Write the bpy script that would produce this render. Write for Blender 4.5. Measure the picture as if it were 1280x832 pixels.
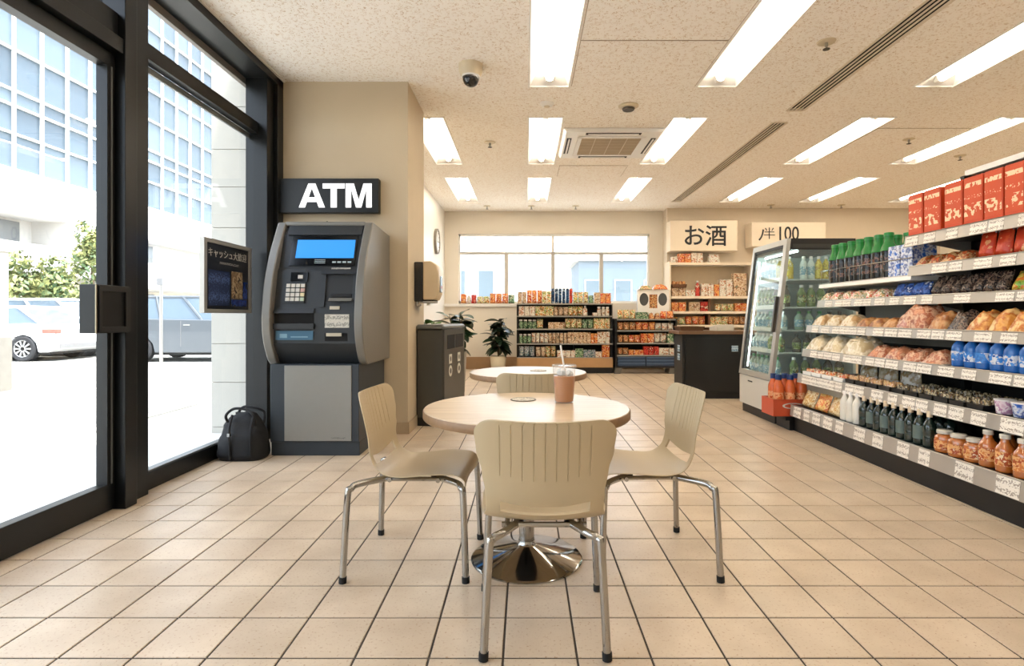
import bpy, bmesh, math, random
from math import pi, sin, cos, sqrt, radians
from mathutils import Vector, noise as mnoise

for _o in list(bpy.data.objects):
    bpy.data.objects.remove(_o)
SC = bpy.context.scene
COL = SC.collection
random.seed(7)

# ------------------------------------------------------------------ camera, world, sun, exposure
CAM_H = 1.15
FPX = 692.0
cam_d = bpy.data.cameras.new('camera')
cam_d.sensor_width = 36.0
cam_d.sensor_fit = 'HORIZONTAL'
cam_d.lens = FPX / 1280 * 36
cam_d.shift_x = -17 / 1280
cam_d.shift_y = -21 / 1280
cam_d.clip_start = 0.05
cam_d.clip_end = 400
cam = bpy.data.objects.new('camera', cam_d)
cam.location = (0, 0, CAM_H)
cam.rotation_euler = (pi / 2, 0, 0)
COL.objects.link(cam)
SC.camera = cam

world = bpy.data.worlds.new('sky')
SC.world = world
world.use_nodes = True
_nt = world.node_tree
_bg = _nt.nodes['Background']
_sky = _nt.nodes.new('ShaderNodeTexSky')
_sky.sky_type = 'NISHITA'
_sky.sun_disc = False
_sky.sun_elevation = radians(66)
_sky.sun_rotation = radians(90)
_sky.air_density = 1.0
_sky.dust_density = 3.0
_sky.ozone_density = 1.0
_hs = _nt.nodes.new('ShaderNodeHueSaturation')
_hs.inputs['Saturation'].default_value = 0.45
_nt.links.new(_sky.outputs[0], _hs.inputs['Color'])
_nt.links.new(_hs.outputs[0], _bg.inputs[0])
_bg.inputs[1].default_value = 0.78

sun_d = bpy.data.lights.new('sun', 'SUN')
sun_d.energy = 4.8
sun_d.angle = radians(0.6)
sun_d.color = (1.0, 0.96, 0.9)
sun = bpy.data.objects.new('sun', sun_d)
_dir = Vector((-0.26, 0.10, -0.96))
sun.rotation_euler = _dir.to_track_quat('-Z', 'Y').to_euler()
sun.location = (20, 0, 40)
COL.objects.link(sun)

SC.view_settings.view_transform = 'Standard'
SC.view_settings.look = 'None'
SC.view_settings.exposure = 0.88
SC.view_settings.gamma = 1.0
SC.view_settings.use_curve_mapping = False
TUBE_POWER = 17.0
TUBE_COLOR = (1.0, 0.875, 0.71)

# ------------------------------------------------------------------ helpers
def srgb(r, g, b):
    f = lambda c: ((c / 255 + 0.055) / 1.055) ** 2.4 if c > 10 else c / 255 / 12.92
    return (f(r), f(g), f(b), 1.0)

MATS = {}
def new_mat(name):
    m = bpy.data.materials.new(name)
    m.use_nodes = True
    nt = m.node_tree
    return m, nt, nt.nodes['Principled BSDF']

def pm(name, col, rough=0.5, metal=0.0, var=0.06, scale=8.0, bump=0.0, bscale=60.0, spec=0.5, coat=0.0):
    """plain painted / moulded material with a little noise in colour and relief"""
    if name in MATS:
        return MATS[name]
    m, nt, b = new_mat(name)
    c = srgb(*col)
    tc = nt.nodes.new('ShaderNodeTexCoord')
    nz = nt.nodes.new('ShaderNodeTexNoise')
    nz.inputs['Scale'].default_value = scale
    nz.inputs['Detail'].default_value = 4
    nt.links.new(tc.outputs['Object'], nz.inputs['Vector'])
    mx = nt.nodes.new('ShaderNodeMix')
    mx.data_type = 'RGBA'
    mx.inputs[6].default_value = tuple(x * (1 - var) for x in c[:3]) + (1,)
    mx.inputs[7].default_value = tuple(min(1, x * (1 + var)) for x in c[:3]) + (1,)
    nt.links.new(nz.outputs['Fac'], mx.inputs[0])
    nt.links.new(mx.outputs[2], b.inputs['Base Color'])
    b.inputs['Roughness'].default_value = rough
    b.inputs['Metallic'].default_value = metal
    b.inputs['Specular IOR Level'].default_value = spec
    b.inputs['Coat Weight'].default_value = coat
    if bump:
        n2 = nt.nodes.new('ShaderNodeTexNoise')
        n2.inputs['Scale'].default_value = bscale
        n2.inputs['Detail'].default_value = 3
        nt.links.new(tc.outputs['Object'], n2.inputs['Vector'])
        bp = nt.nodes.new('ShaderNodeBump')
        bp.inputs['Strength'].default_value = bump
        bp.inputs['Distance'].default_value = 0.004
        nt.links.new(n2.outputs['Fac'], bp.inputs['Height'])
        nt.links.new(bp.outputs[0], b.inputs['Normal'])
    MATS[name] = m
    return m

def emit(name, col, strength):
    if name in MATS:
        return MATS[name]
    m, nt, b = new_mat(name)
    b.inputs['Base Color'].default_value = (0.03, 0.03, 0.03, 1)
    b.inputs['Emission Color'].default_value = tuple(col[:3]) + (1,)
    b.inputs['Emission Strength'].default_value = strength
    MATS[name] = m
    return m

def glass(name, tint=(0.95, 0.97, 0.97), ior=1.45, haze=0.0, rough=0.0):
    """thin clear sheet: light passes straight through, Fresnel reflection, optional whitish film"""
    if name in MATS:
        return MATS[name]
    m = bpy.data.materials.new(name)
    m.use_nodes = True
    nt = m.node_tree
    nt.nodes.clear()
    out = nt.nodes.new('ShaderNodeOutputMaterial')
    tr = nt.nodes.new('ShaderNodeBsdfTransparent')
    tr.inputs[0].default_value = tuple(tint) + (1,)
    gl = nt.nodes.new('ShaderNodeBsdfGlossy')
    gl.inputs['Roughness'].default_value = rough
    lw = nt.nodes.new('ShaderNodeLayerWeight')
    lw.inputs[0].default_value = 0.5
    pw = nt.nodes.new('ShaderNodeMath'); pw.operation = 'POWER'; pw.inputs[1].default_value = 5.0
    nt.links.new(lw.outputs['Facing'], pw.inputs[0])
    fr = nt.nodes.new('ShaderNodeMath'); fr.operation = 'MULTIPLY_ADD'
    f0 = ((ior - 1) / (ior + 1)) ** 2
    fr.inputs[1].default_value = 0.8 * (1 - f0); fr.inputs[2].default_value = f0
    nt.links.new(pw.outputs[0], fr.inputs[0])
    mx = nt.nodes.new('ShaderNodeMixShader')
    nt.links.new(fr.outputs[0], mx.inputs[0])
    nt.links.new(tr.outputs[0], mx.inputs[1])
    nt.links.new(gl.outputs[0], mx.inputs[2])
    last = mx
    if haze > 0:
        df = nt.nodes.new('ShaderNodeBsdfDiffuse')
        df.inputs[0].default_value = (0.9, 0.93, 0.93, 1)
        m2 = nt.nodes.new('ShaderNodeMixShader')
        m2.inputs[0].default_value = haze
        nt.links.new(mx.outputs[0], m2.inputs[1])
        nt.links.new(df.outputs[0], m2.inputs[2])
        last = m2
    nt.links.new(last.outputs[0], out.inputs[0])
    MATS[name] = m
    return m

def printed(name, cols, scale=30.0, rough=0.24, stretch=(1, 1, 1), soft=False):
    """packaging print: irregular patches of a few ink colours, offset per object"""
    if name in MATS:
        return MATS[name]
    m, nt, b = new_mat(name)
    L = nt.links
    tc = nt.nodes.new('ShaderNodeTexCoord')
    oi = nt.nodes.new('ShaderNodeObjectInfo')
    mp = nt.nodes.new('ShaderNodeMapping')
    mp.inputs['Scale'].default_value = stretch
    add = nt.nodes.new('ShaderNodeVectorMath')
    add.operation = 'MULTIPLY_ADD'
    L.new(oi.outputs['Random'], add.inputs[0])
    add.inputs[1].default_value = (7, 5, 9)
    L.new(tc.outputs['Object'], add.inputs[2])
    L.new(add.outputs[0], mp.inputs['Vector'])
    vo = nt.nodes.new('ShaderNodeTexVoronoi')
    vo.inputs['Scale'].default_value = scale * 2.0
    L.new(mp.outputs[0], vo.inputs['Vector'])
    sp = nt.nodes.new('ShaderNodeSeparateColor')
    L.new(vo.outputs['Color'], sp.inputs[0])
    nz = nt.nodes.new('ShaderNodeTexNoise')
    nz.inputs['Scale'].default_value = scale * 0.55
    nz.inputs['Detail'].default_value = 5
    L.new(mp.outputs[0], nz.inputs['Vector'])
    # large areas follow a noise, fine marks follow the cells
    mr = nt.nodes.new('ShaderNodeMapRange')
    mr.inputs[1].default_value = 0.32; mr.inputs[2].default_value = 0.68
    L.new(nz.outputs['Fac'], mr.inputs[0])
    mxf = nt.nodes.new('ShaderNodeMix')
    mxf.inputs[0].default_value = 0.18 if soft else 0.36
    L.new(mr.outputs[0], mxf.inputs[2]); L.new(sp.outputs[0], mxf.inputs[3])
    rp = nt.nodes.new('ShaderNodeValToRGB')
    rp.color_ramp.interpolation = 'LINEAR' if soft else 'CONSTANT'
    els = rp.color_ramp.elements
    n = len(cols)
    for i, c in enumerate(cols):
        e = els[i] if i < 2 else els.new(i / n)
        e.position = i / n
        e.color = srgb(*c)
    L.new(mxf.outputs[0], rp.inputs[0])
    L.new(rp.outputs[0], b.inputs['Base Color'])
    b.inputs['Roughness'].default_value = rough
    wn = nt.nodes.new('ShaderNodeTexNoise')
    wn.inputs['Scale'].default_value = 38; wn.inputs['Detail'].default_value = 3
    L.new(mp.outputs[0], wn.inputs['Vector'])
    bp = nt.nodes.new('ShaderNodeBump')
    bp.inputs['Strength'].default_value = 0.5; bp.inputs['Distance'].default_value = 0.006
    L.new(wn.outputs['Fac'], bp.inputs['Height'])
    L.new(bp.outputs[0], b.inputs['Normal'])
    MATS[name] = m
    return m

def scribble(name, paper, ink, sx=14, sz=5, thr=0.56, rough=0.6):
    """flat print: rows of small dark marks on paper"""
    if name in MATS:
        return MATS[name]
    m, nt, b = new_mat(name)
    L = nt.links
    tc = nt.nodes.new('ShaderNodeTexCoord')
    oi = nt.nodes.new('ShaderNodeObjectInfo')
    add = nt.nodes.new('ShaderNodeVectorMath')
    add.operation = 'MULTIPLY_ADD'
    L.new(oi.outputs['Random'], add.inputs[0])
    add.inputs[1].default_value = (13, 17, 11)
    L.new(tc.outputs['Generated'], add.inputs[2])
    mp = nt.nodes.new('ShaderNodeMapping')
    mp.inputs['Scale'].default_value = (sx, sx, sz)
    L.new(add.outputs[0], mp.inputs['Vector'])
    nz = nt.nodes.new('ShaderNodeTexNoise')
    nz.inputs['Scale'].default_value = 1.0
    nz.inputs['Detail'].default_value = 1.0
    L.new(mp.outputs[0], nz.inputs['Vector'])
    # blank margins and gaps between lines
    sx_ = nt.nodes.new('ShaderNodeSeparateXYZ')
    L.new(tc.outputs['Generated'], sx_.inputs[0])
    wv = nt.nodes.new('ShaderNodeMath'); wv.operation = 'MULTIPLY'; wv.inputs[1].default_value = 2 * pi * 2
    L.new(sx_.outputs[2], wv.inputs[0])
    sn = nt.nodes.new('ShaderNodeMath'); sn.operation = 'COSINE'
    L.new(wv.outputs[0], sn.inputs[0])
    ml = nt.nodes.new('ShaderNodeMath'); ml.operation = 'MULTIPLY_ADD'; ml.inputs[1].default_value = -0.12
    L.new(sn.outputs[0], ml.inputs[0]); L.new(nz.outputs['Fac'], ml.inputs[2])
    gt = nt.nodes.new('ShaderNodeMath'); gt.operation = 'GREATER_THAN'; gt.inputs[1].default_value = thr
    L.new(ml.outputs[0], gt.inputs[0])
    mx = nt.nodes.new('ShaderNodeMix'); mx.data_type = 'RGBA'
    mx.inputs[6].default_value = srgb(*paper); mx.inputs[7].default_value = srgb(*ink)
    L.new(gt.outputs[0], mx.inputs[0])
    L.new(mx.outputs[2], b.inputs['Base Color'])
    b.inputs['Roughness'].default_value = rough
    MATS[name] = m
    return m

class MB:
    def __init__(s):
        s.v = []; s.f = []
    def add(s, vs, fs):
        n = len(s.v)
        s.v += [tuple(p) for p in vs]
        s.f += [tuple(n + i for i in f) for f in fs]
        return s
    def box(s, x0, x1, y0, y1, z0, z1):
        return s.add([(x0,y0,z0),(x1,y0,z0),(x1,y1,z0),(x0,y1,z0),(x0,y0,z1),(x1,y0,z1),(x1,y1,z1),(x0,y1,z1)],
              [(0,3,2,1),(4,5,6,7),(0,1,5,4),(1,2,6,5),(2,3,7,6),(3,0,4,7)])
    def hexa(s, p):
        return s.add(p, [(0,3,2,1),(4,5,6,7),(0,1,5,4),(1,2,6,5),(2,3,7,6),(3,0,4,7)])
    def cbox(s, x0, x1, y0, y1, z0, z1, c):
        """box with chamfered vertical edges and top edge"""
        o = [(x0+c,y0),(x1-c,y0),(x1,y0+c),(x1,y1-c),(x1-c,y1),(x0+c,y1),(x0,y1-c),(x0,y0+c)]
        i = [(min(max(x,x0+c),x1-c),min(max(y,y0+c),y1-c)) for x,y in o]
        vs = [(x,y,z0) for x,y in o]+[(x,y,z1-c) for x,y in o]+[(x,y,z1) for x,y in i]
        fs = [tuple(range(7,-1,-1))]
        for r in (0,8):
            for k in range(8):
                fs.append((r+k,r+(k+1)%8,r+8+(k+1)%8,r+8+k))
        fs.append(tuple(range(16,24)))
        return s.add(vs, fs)
    def prism(s, poly, axis, a0, a1):
        n = len(poly)
        def P(p, a):
            return {'x':(a,p[0],p[1]),'y':(p[0],a,p[1]),'z':(p[0],p[1],a)}[axis]
        vs = [P(p,a0) for p in poly]+[P(p,a1) for p in poly]
        fs = [tuple(range(n)), tuple(range(2*n-1,n-1,-1))]
        fs += [(k,(k+1)%n,n+(k+1)%n,n+k) for k in range(n)]
        return s.add(vs, fs)
    def lathe(s, prof, n=16, c=(0,0), z=0, closed=True):
        vs = []; fs = []
        rows = []
        for r, h in prof:
            if r < 1e-6:
                rows.append([len(vs)]); vs.append((c[0],c[1],z+h))
            else:
                rows.append(list(range(len(vs),len(vs)+n)))
                vs += [(c[0]+r*cos(2*pi*k/n),c[1]+r*sin(2*pi*k/n),z+h) for k in range(n)]
        for a, b in zip(rows, rows[1:]):
            for k in range(n):
                k2 = (k+1)%n
                if len(a)==1 and len(b)==1: continue
                if len(a)==1: fs.append((a[0],b[k2],b[k]))
                elif len(b)==1: fs.append((a[k],a[k2],b[0]))
                else: fs.append((a[k],a[k2],b[k2],b[k]))
        return s.add(vs, fs)
    def tube(s, path, r, n=8, caps=True):
        path = [Vector(p) for p in path]
        m = len(path)
        rs = r if isinstance(r,(list,tuple)) else [r]*m
        vs = []; fs = []
        t0 = (path[1]-path[0]).normalized()
        ref = Vector((0,0,1)) if abs(t0.z)<0.9 else Vector((1,0,0))
        nrm = t0.cross(ref).normalized()
        for i,p in enumerate(path):
            t = (path[min(i+1,m-1)]-path[max(i-1,0)]).normalized()
            nrm = (nrm - t*nrm.dot(t)).normalized()
            bn = t.cross(nrm)
            for k in range(n):
                a = 2*pi*k/n
                vs.append(p+(nrm*cos(a)+bn*sin(a))*rs[i])
        for i in range(m-1):
            for k in range(n):
                k2=(k+1)%n
                fs.append((i*n+k,i*n+k2,(i+1)*n+k2,(i+1)*n+k))
        if caps:
            fs.append(tuple(range(n-1,-1,-1))); fs.append(tuple((m-1)*n+k for k in range(n)))
        return s.add(vs, fs)
    def mesh(s, name, mat, smooth=False, ang=40):
        me = bpy.data.meshes.new(name)
        me.from_pydata(s.v, [], s.f)
        bm = bmesh.new(); bm.from_mesh(me)
        bmesh.ops.recalc_face_normals(bm, faces=bm.faces)
        bm.to_mesh(me); bm.free()
        if mat: me.materials.append(mat)
        if smooth:
            me.polygons.foreach_set('use_smooth', [True]*len(me.polygons))
            me.set_sharp_from_angle(angle=radians(ang))
        return me
    def build(s, name, mat, parent=None, smooth=False, bevel=0, ang=40, loc=None, rotz=0):
        return obj(name, s.mesh(name, mat, smooth, ang), parent, bevel, loc, rotz)

def obj(name, me, parent=None, bevel=0, loc=None, rotz=0):
    o = bpy.data.objects.new(name, me)
    COL.objects.link(o)
    if parent: o.parent = parent
    if loc is not None: o.location = loc
    if rotz: o.rotation_euler = (0,0,rotz)
    if bevel:
        b = o.modifiers.new('bevel','BEVEL'); b.width = bevel; b.segments = 2; b.limit_method='ANGLE'; b.angle_limit=radians(35)
    return o

def tag(o, label=None, cat=None, group=None, kind=None):
    if label: o['label'] = label
    if cat: o['category'] = cat
    if group: o['group'] = group
    if kind: o['kind'] = kind
    return o

def thing(name, label, cat, loc=(0,0,0), rotz=0, group=None, kind=None):
    o = bpy.data.objects.new(name, None)
    o.empty_display_size = 0.1
    COL.objects.link(o)
    o.location = loc; o.rotation_euler = (0,0,rotz)
    return tag(o, label, cat, group, kind)

def struct(o, label=None, cat=None):
    o['kind'] = 'structure'
    if label: o['label'] = label
    if cat: o['category'] = cat
    return o

def bx(name, mat, parent, x0,x1,y0,y1,z0,z1, bevel=0, loc=None):
    return MB().box(x0,x1,y0,y1,z0,z1).build(name, mat, parent, bevel=bevel, loc=loc)

def text(name, body, size, mat, parent, loc, rot=(pi/2,0,0), extrude=0.002, offset=0.0, align='CENTER', sx=1.0):
    cu = bpy.data.curves.new(name,'FONT')
    cu.body = body; cu.size = size; cu.extrude = extrude; cu.offset = offset
    cu.align_x = align; cu.align_y = 'CENTER'; cu.resolution_u = 4
    t = bpy.data.objects.new(name, cu); COL.objects.link(t)
    bpy.context.view_layer.update()
    me = bpy.data.meshes.new_from_object(t.evaluated_get(bpy.context.evaluated_depsgraph_get()))
    bpy.data.objects.remove(t)
    me.materials.clear(); me.materials.append(mat)
    o = obj(name, me, parent, loc=loc)
    o.rotation_euler = rot
    o.scale = (sx,1,1)
    return o

def crom(pts, n=8):
    """Catmull-Rom through points"""
    P = [Vector(p) for p in pts]
    out = []
    for i in range(len(P)-1):
        a = P[max(i-1,0)]; b = P[i]; c = P[i+1]; d = P[min(i+2,len(P)-1)]
        for k in range(n):
            t = k/n
            out.append(0.5*((2*b)+(c-a)*t+(2*a-5*b+4*c-d)*t*t+(3*b-a-3*c+d)*t**3))
    out.append(P[-1])
    return out

def lerp_tab(tab, x):
    if x <= tab[0][0]: return tab[0][1]
    for (a,fa),(b,fb) in zip(tab,tab[1:]):
        if x <= b:
            t=(x-a)/(b-a); t=t*t*(3-2*t)
            return fa+(fb-fa)*t
    return tab[-1][1]

ORD = ['','first','second','third','fourth','fifth','sixth','seventh','eighth','ninth','tenth','eleventh','twelfth','thirteenth',
       'fourteenth','fifteenth','sixteenth','seventeenth','eighteenth','nineteenth','twentieth','twenty-first','twenty-second',
       'twenty-third','twenty-fourth','twenty-fifth','twenty-sixth','twenty-seventh','twenty-eighth']

# ------------------------------------------------------------------ materials of the shell
H = 3.44            # ceiling height
def mat_ceiling():
    m, nt, b = new_mat('mineral_fibre_ceiling'); L = nt.links
    tc = nt.nodes.new('ShaderNodeTexCoord')
    nz = nt.nodes.new('ShaderNodeTexNoise'); nz.inputs['Scale'].default_value = 9; nz.inputs['Detail'].default_value = 3
    L.new(tc.outputs['Object'], nz.inputs['Vector'])
    mixv = nt.nodes.new('ShaderNodeMix'); mixv.data_type='RGBA'; mixv.inputs[0].default_value=0.12
    L.new(tc.outputs['Object'], mixv.inputs[6]); L.new(nz.outputs['Color'], mixv.inputs[7])
    vo = nt.nodes.new('ShaderNodeTexVoronoi'); vo.feature='DISTANCE_TO_EDGE'; vo.inputs['Scale'].default_value = 55
    L.new(mixv.outputs[2], vo.inputs['Vector'])
    n2 = nt.nodes.new('ShaderNodeTexNoise'); n2.inputs['Scale'].default_value = 38; n2.inputs['Detail'].default_value = 2
    L.new(tc.outputs['Object'], n2.inputs['Vector'])
    lt = nt.nodes.new('ShaderNodeMath'); lt.operation='LESS_THAN'; lt.inputs[1].default_value=0.045
    L.new(vo.outputs['Distance'], lt.inputs[0])
    g2 = nt.nodes.new('ShaderNodeMath'); g2.operation='GREATER_THAN'; g2.inputs[1].default_value=0.53
    L.new(n2.outputs['Fac'], g2.inputs[0])
    mu = nt.nodes.new('ShaderNodeMath'); mu.operation='MULTIPLY'
    L.new(lt.outputs[0], mu.inputs[0]); L.new(g2.outputs[0], mu.inputs[1])
    mx = nt.nodes.new('ShaderNodeMix'); mx.data_type='RGBA'
    mx.inputs[6].default_value = srgb(254,249,241); mx.inputs[7].default_value = srgb(208,184,156)
    L.new(mu.outputs[0], mx.inputs[0])
    L.new(mx.outputs[2], b.inputs['Base Color'])
    b.inputs['Roughness'].default_value = 0.9
    return m
M_CEIL = mat_ceiling()

def mat_tile():
    m, nt, b = new_mat('beige_ceramic_tile'); L = nt.links
    tc = nt.nodes.new('ShaderNodeTexCoord'); oi = nt.nodes.new('ShaderNodeObjectInfo'); ge = nt.nodes.new('ShaderNodeNewGeometry')
    n1 = nt.nodes.new('ShaderNodeTexNoise'); n1.inputs['Scale'].default_value = 3.5; n1.inputs['Detail'].default_value = 5
    n2 = nt.nodes.new('ShaderNodeTexNoise'); n2.inputs['Scale'].default_value = 95; n2.inputs['Detail'].default_value = 2
    L.new(ge.outputs['Position'], n1.inputs['Vector']); L.new(ge.outputs['Position'], n2.inputs['Vector'])
    r1 = nt.nodes.new('ShaderNodeValToRGB')
    r1.color_ramp.elements[0].position=0.3; r1.color_ramp.elements[0].color=srgb(200,180,155)
    r1.color_ramp.elements[1].position=0.7; r1.color_ramp.elements[1].color=srgb(220,202,178)
    L.new(n1.outputs['Fac'], r1.inputs[0])
    r2 = nt.nodes.new('ShaderNodeValToRGB')
    r2.color_ramp.elements[0].position=0.60; r2.color_ramp.elements[0].color=(0,0,0,1)
    r2.color_ramp.elements[1].position=0.72; r2.color_ramp.elements[1].color=(0.6,0.6,0.6,1)
    L.new(n2.outputs['Fac'], r2.inputs[0])
    mx = nt.nodes.new('ShaderNodeMix'); mx.data_type='RGBA'
    mx.inputs[7].default_value = srgb(165,120,82)
    L.new(r2.outputs[0], mx.inputs[0]); L.new(r1.outputs[0], mx.inputs[6])
    hv = nt.nodes.new('ShaderNodeHueSaturation')
    mr = nt.nodes.new('ShaderNodeMapRange'); mr.inputs[3].default_value=0.94; mr.inputs[4].default_value=1.06
    L.new(oi.outputs['Random'], mr.inputs[0]); L.new(mr.outputs[0], hv.inputs['Value'])
    L.new(mx.outputs[2], hv.inputs['Color']); L.new(hv.outputs[0], b.inputs['Base Color'])
    b.inputs['Roughness'].default_value = 0.33
    bp = nt.nodes.new('ShaderNodeBump'); bp.inputs['Strength'].default_value=0.06; bp.inputs['Distance'].default_value=0.003
    L.new(n2.outputs['Fac'], bp.inputs['Height']); L.new(bp.outputs[0], b.inputs['Normal'])
    return m
M_TILE = mat_tile()
M_GROUT = pm('grout', (74,66,58), 0.9, var=0.1)
M_WALL = pm('cream_wall_paint', (232,224,210), 0.8, var=0.03, scale=3, bump=0.15, bscale=90)
M_PILLAR = pm('beige_wall_covering', (198,182,155), 0.75, var=0.07, scale=2.2, bump=0.3, bscale=140)
M_BASE = pm('brown_base_tile', (168,134,98), 0.5, var=0.08)
M_FRAME = pm('black_anodised_frame', (15,17,18), 0.35, metal=0.0, var=0.1, spec=0.35)
M_FRAME2 = pm('frame_gasket', (120,122,122), 0.4, metal=0.6)
M_GLASS = glass('window_glass', (0.96,0.98,0.98), 1.42)
M_WHITE = pm('white_enamel', (240,238,233), 0.45, var=0.02)
M_CHROME = pm('chrome', (172,170,166), 0.10, metal=1.0, var=0.04)
M_STEEL = pm('brushed_steel', (178,176,172), 0.28, metal=1.0, var=0.08, scale=40)
M_BLACK = pm('black_plastic', (18,18,19), 0.45, var=0.15)
M_RUBBER = pm('black_rubber', (14,14,14), 0.7)
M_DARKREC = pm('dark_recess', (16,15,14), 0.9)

# ------------------------------------------------------------------ floor with tiles
TS = 0.25
X_OFF = -0.304*TS
Y_OFF = 2.115
floor = struct(bx('floor', M_GROUT, None, -2.62, 8.8, -2.5, 12.15, -0.12, -0.0035), 'beige square floor tiles with dark grout joints', 'floor')
def tile_geo(mb, cx, cy, w=TS-0.008, d=TS-0.008):
    x0,x1,y0,y1 = cx-w/2,cx+w/2,cy-d/2,cy+d/2; c=0.0025
    mb.add([(x0,y0,-0.006),(x1,y0,-0.006),(x1,y1,-0.006),(x0,y1,-0.006),
            (x0,y0,-0.0015),(x1,y0,-0.0015),(x1,y1,-0.0015),(x0,y1,-0.0015),
            (x0+c,y0+c,0),(x1-c,y0+c,0),(x1-c,y1-c,0),(x0+c,y1-c,0)],
           [(0,1,5,4),(1,2,6,5),(2,3,7,6),(3,0,4,7),(4,5,9,8),(5,6,10,9),(6,7,11,10),(7,4,8,11),(8,9,10,11)])
tm = MB(); tile_geo(tm,0,0); tile_me = tm.mesh('tile', M_TILE)
cells = []
for i in range(-11, 36):
    for j in range(-18, 41):
        cx = X_OFF+(i+0.5)*TS; cy = Y_OFF+(j+0.5)*TS
        if cx < -2.60 or cx > 8.75 or cy < -2.45 or cy > 12.1: continue
        cells.append((cx,cy))
def tile_area(c):
    cx,cy = c
    if cy < 1.75: return -1
    px = 657+FPX*cx/cy; py = 395+FPX*CAM_H/cy
    if px < -60 or px > 1340 or py > 880: return -1
    if cx < -2.5 or (cx > 2.75 and cy < 5.6): return -1
    if cx < -1.2 and cy > 4.7: return -1
    return 1/cy**3
cells.sort(key=tile_area, reverse=True)
for c in cells[:300]:
    obj('tile', tile_me, floor, loc=(c[0],c[1],0))
rest = MB()
for c in cells[300:]:
    tile_geo(rest, c[0], c[1])
tag(rest.build('tile_field', M_TILE, floor), 'beige floor tiles further off', kind='stuff')

# ------------------------------------------------------------------ ceiling with openings
LIGHT_ROWS = {'A':0.235,'B':1.905,'C':4.07,'D':5.66,'E':7.45,'L':-1.145}
LW = 0.39
SEG = {0:(0.80,2.75),1:(3.57,5.52),2:(6.38,8.33),3:(9.15,11.08)}
fixtures = [(r,k) for r in 'ABCDE' for k in range(4)] + [('L',2),('L',3)]
holes = []
for r,k in fixtures:
    x = LIGHT_ROWS[r]; y0,y1 = SEG[k]
    holes.append((x-LW/2,x+LW/2,y0,y1))
SLOTS = [(2.92,3.09,1.2,6.17),(2.93,3.09,6.55,11.08)]
holes += SLOTS
XL,XR,YN,YF = -2.36,8.8,-2.5,12.15
def holed(x0,x1,y0,y1,holes,z):
    xs = sorted({x0,x1}|{h[0] for h in holes}|{h[1] for h in holes})
    ys = sorted({y0,y1}|{h[2] for h in holes}|{h[3] for h in holes})
    mb = MB(); idx = {}
    def V(x,y):
        if (x,y) not in idx:
            idx[(x,y)] = len(mb.v); mb.v.append((x,y,z))
        return idx[(x,y)]
    for a,b in zip(xs,xs[1:]):
        for c,d in zip(ys,ys[1:]):
            mx,my=(a+b)/2,(c+d)/2
            if any(h[0]<mx<h[1] and h[2]<my<h[3] for h in holes): continue
            mb.f.append((V(a,c),V(a,d),V(b,d),V(b,c)))
    return mb
ceiling = struct(holed(XL,XR,YN,YF,holes,H).build('ceiling', M_CEIL), 'cream speckled acoustic ceiling with recessed light openings', 'ceiling')
# flush access panels with thin joints
M_JOINT = pm('ceiling_joint', (176,160,140), 0.9)
def panel(x0,x1,y0,y1):
    bx('panel', M_CEIL, ceiling, x0,x1,y0,y1,H-0.006,H+0.004)
    for a in ((x0-.006,x1+.006,y0-.006,y0),(x0-.006,x1+.006,y1,y1+.006),(x0-.006,x0,y0,y1),(x1,x1+.006,y0,y1)):
        bx('joint', M_JOINT, ceiling, a[0],a[1],a[2],a[3],H-0.004,H+0.002)
panel(0.46,1.68,3.62,4.58); panel(0.46,1.68,4.60,5.50)
panel(0.52,1.55,8.42,9.05)
panel(4.30,5.42,6.75,7.7)
roof = struct(bx('trim_roof', M_WHITE, None, -2.81, 9.0, -2.7, 12.4, 3.62, 3.85), 'roof slab above the ceiling', 'roof')

# ------------------------------------------------------------------ walls
ZB = 12.1      # back wall with the window
ZB2 = 11.75    # back wall, right part that stands forward
WX0,WX1,WZ0,WZ1 = -1.47,2.71,1.43,2.95
mbw = MB()
mbw.box(-1.95,WX0,ZB,ZB+0.2,0,H); mbw.box(WX1,3.05,ZB,ZB+0.2,0,H)
mbw.box(WX0,WX1,ZB,ZB+0.2,0,WZ0); mbw.box(WX0,WX1,ZB,ZB+0.2,WZ1,H)
wall_back = struct(mbw.build('wall_back', M_WALL), 'cream back wall around the wide shop window', 'wall')
wall_br = struct(bx('wall_back_right', pm('warm_wall_paint',(226,212,190),0.8,var=0.03,bump=0.15,bscale=90), None, 3.0,8.8,ZB2,ZB2+0.55,0,H), 'warm cream back wall behind the sign boards', 'wall')
wall_l = struct(bx('wall_left', pm('white_wall_paint',(238,234,226),0.42,var=0.02), None, -1.97,-1.77,6.25,12.1,0,H), 'glossy white side wall beyond the pillar', 'wall')
pillar = struct(bx('wall_pillar', M_PILLAR, None, -2.40,-1.15,5.41,6.25,0,H), 'beige textured pillar behind the cash machine', 'wall')
wall_r = struct(bx('wall_right', M_WALL, None, 8.8,9.0,-2.5,12.15,0,H), 'cream right wall of the shop', 'wall')
wall_n = struct(bx('wall_near', M_WALL, None, -2.62,9.0,-2.7,-2.5,0,H), 'cream wall behind the viewer', 'wall')
struct(MB().box(-2.3,-1.138,5.395,5.41,0,0.115).box(-1.15,-1.135,5.395,6.25,0,0.115).build('baseboard_pillar', pm('stone_base',(178,158,130),0.55,var=0.1,scale=30), None, bevel=0.003), 'low stone skirting round the pillar foot', 'baseboard')
struct(bx('baseboard_back', M_BASE, None, -1.77,3.0,ZB-0.02,ZB,0,0.26), 'brown tiled skirting along the back wall', 'baseboard')
struct(bx('trim_1', M_WHITE, None, -1.77,-0.2,ZB-0.06,ZB,1.36,1.42), 'white window ledge on the back wall', 'ledge')

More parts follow.
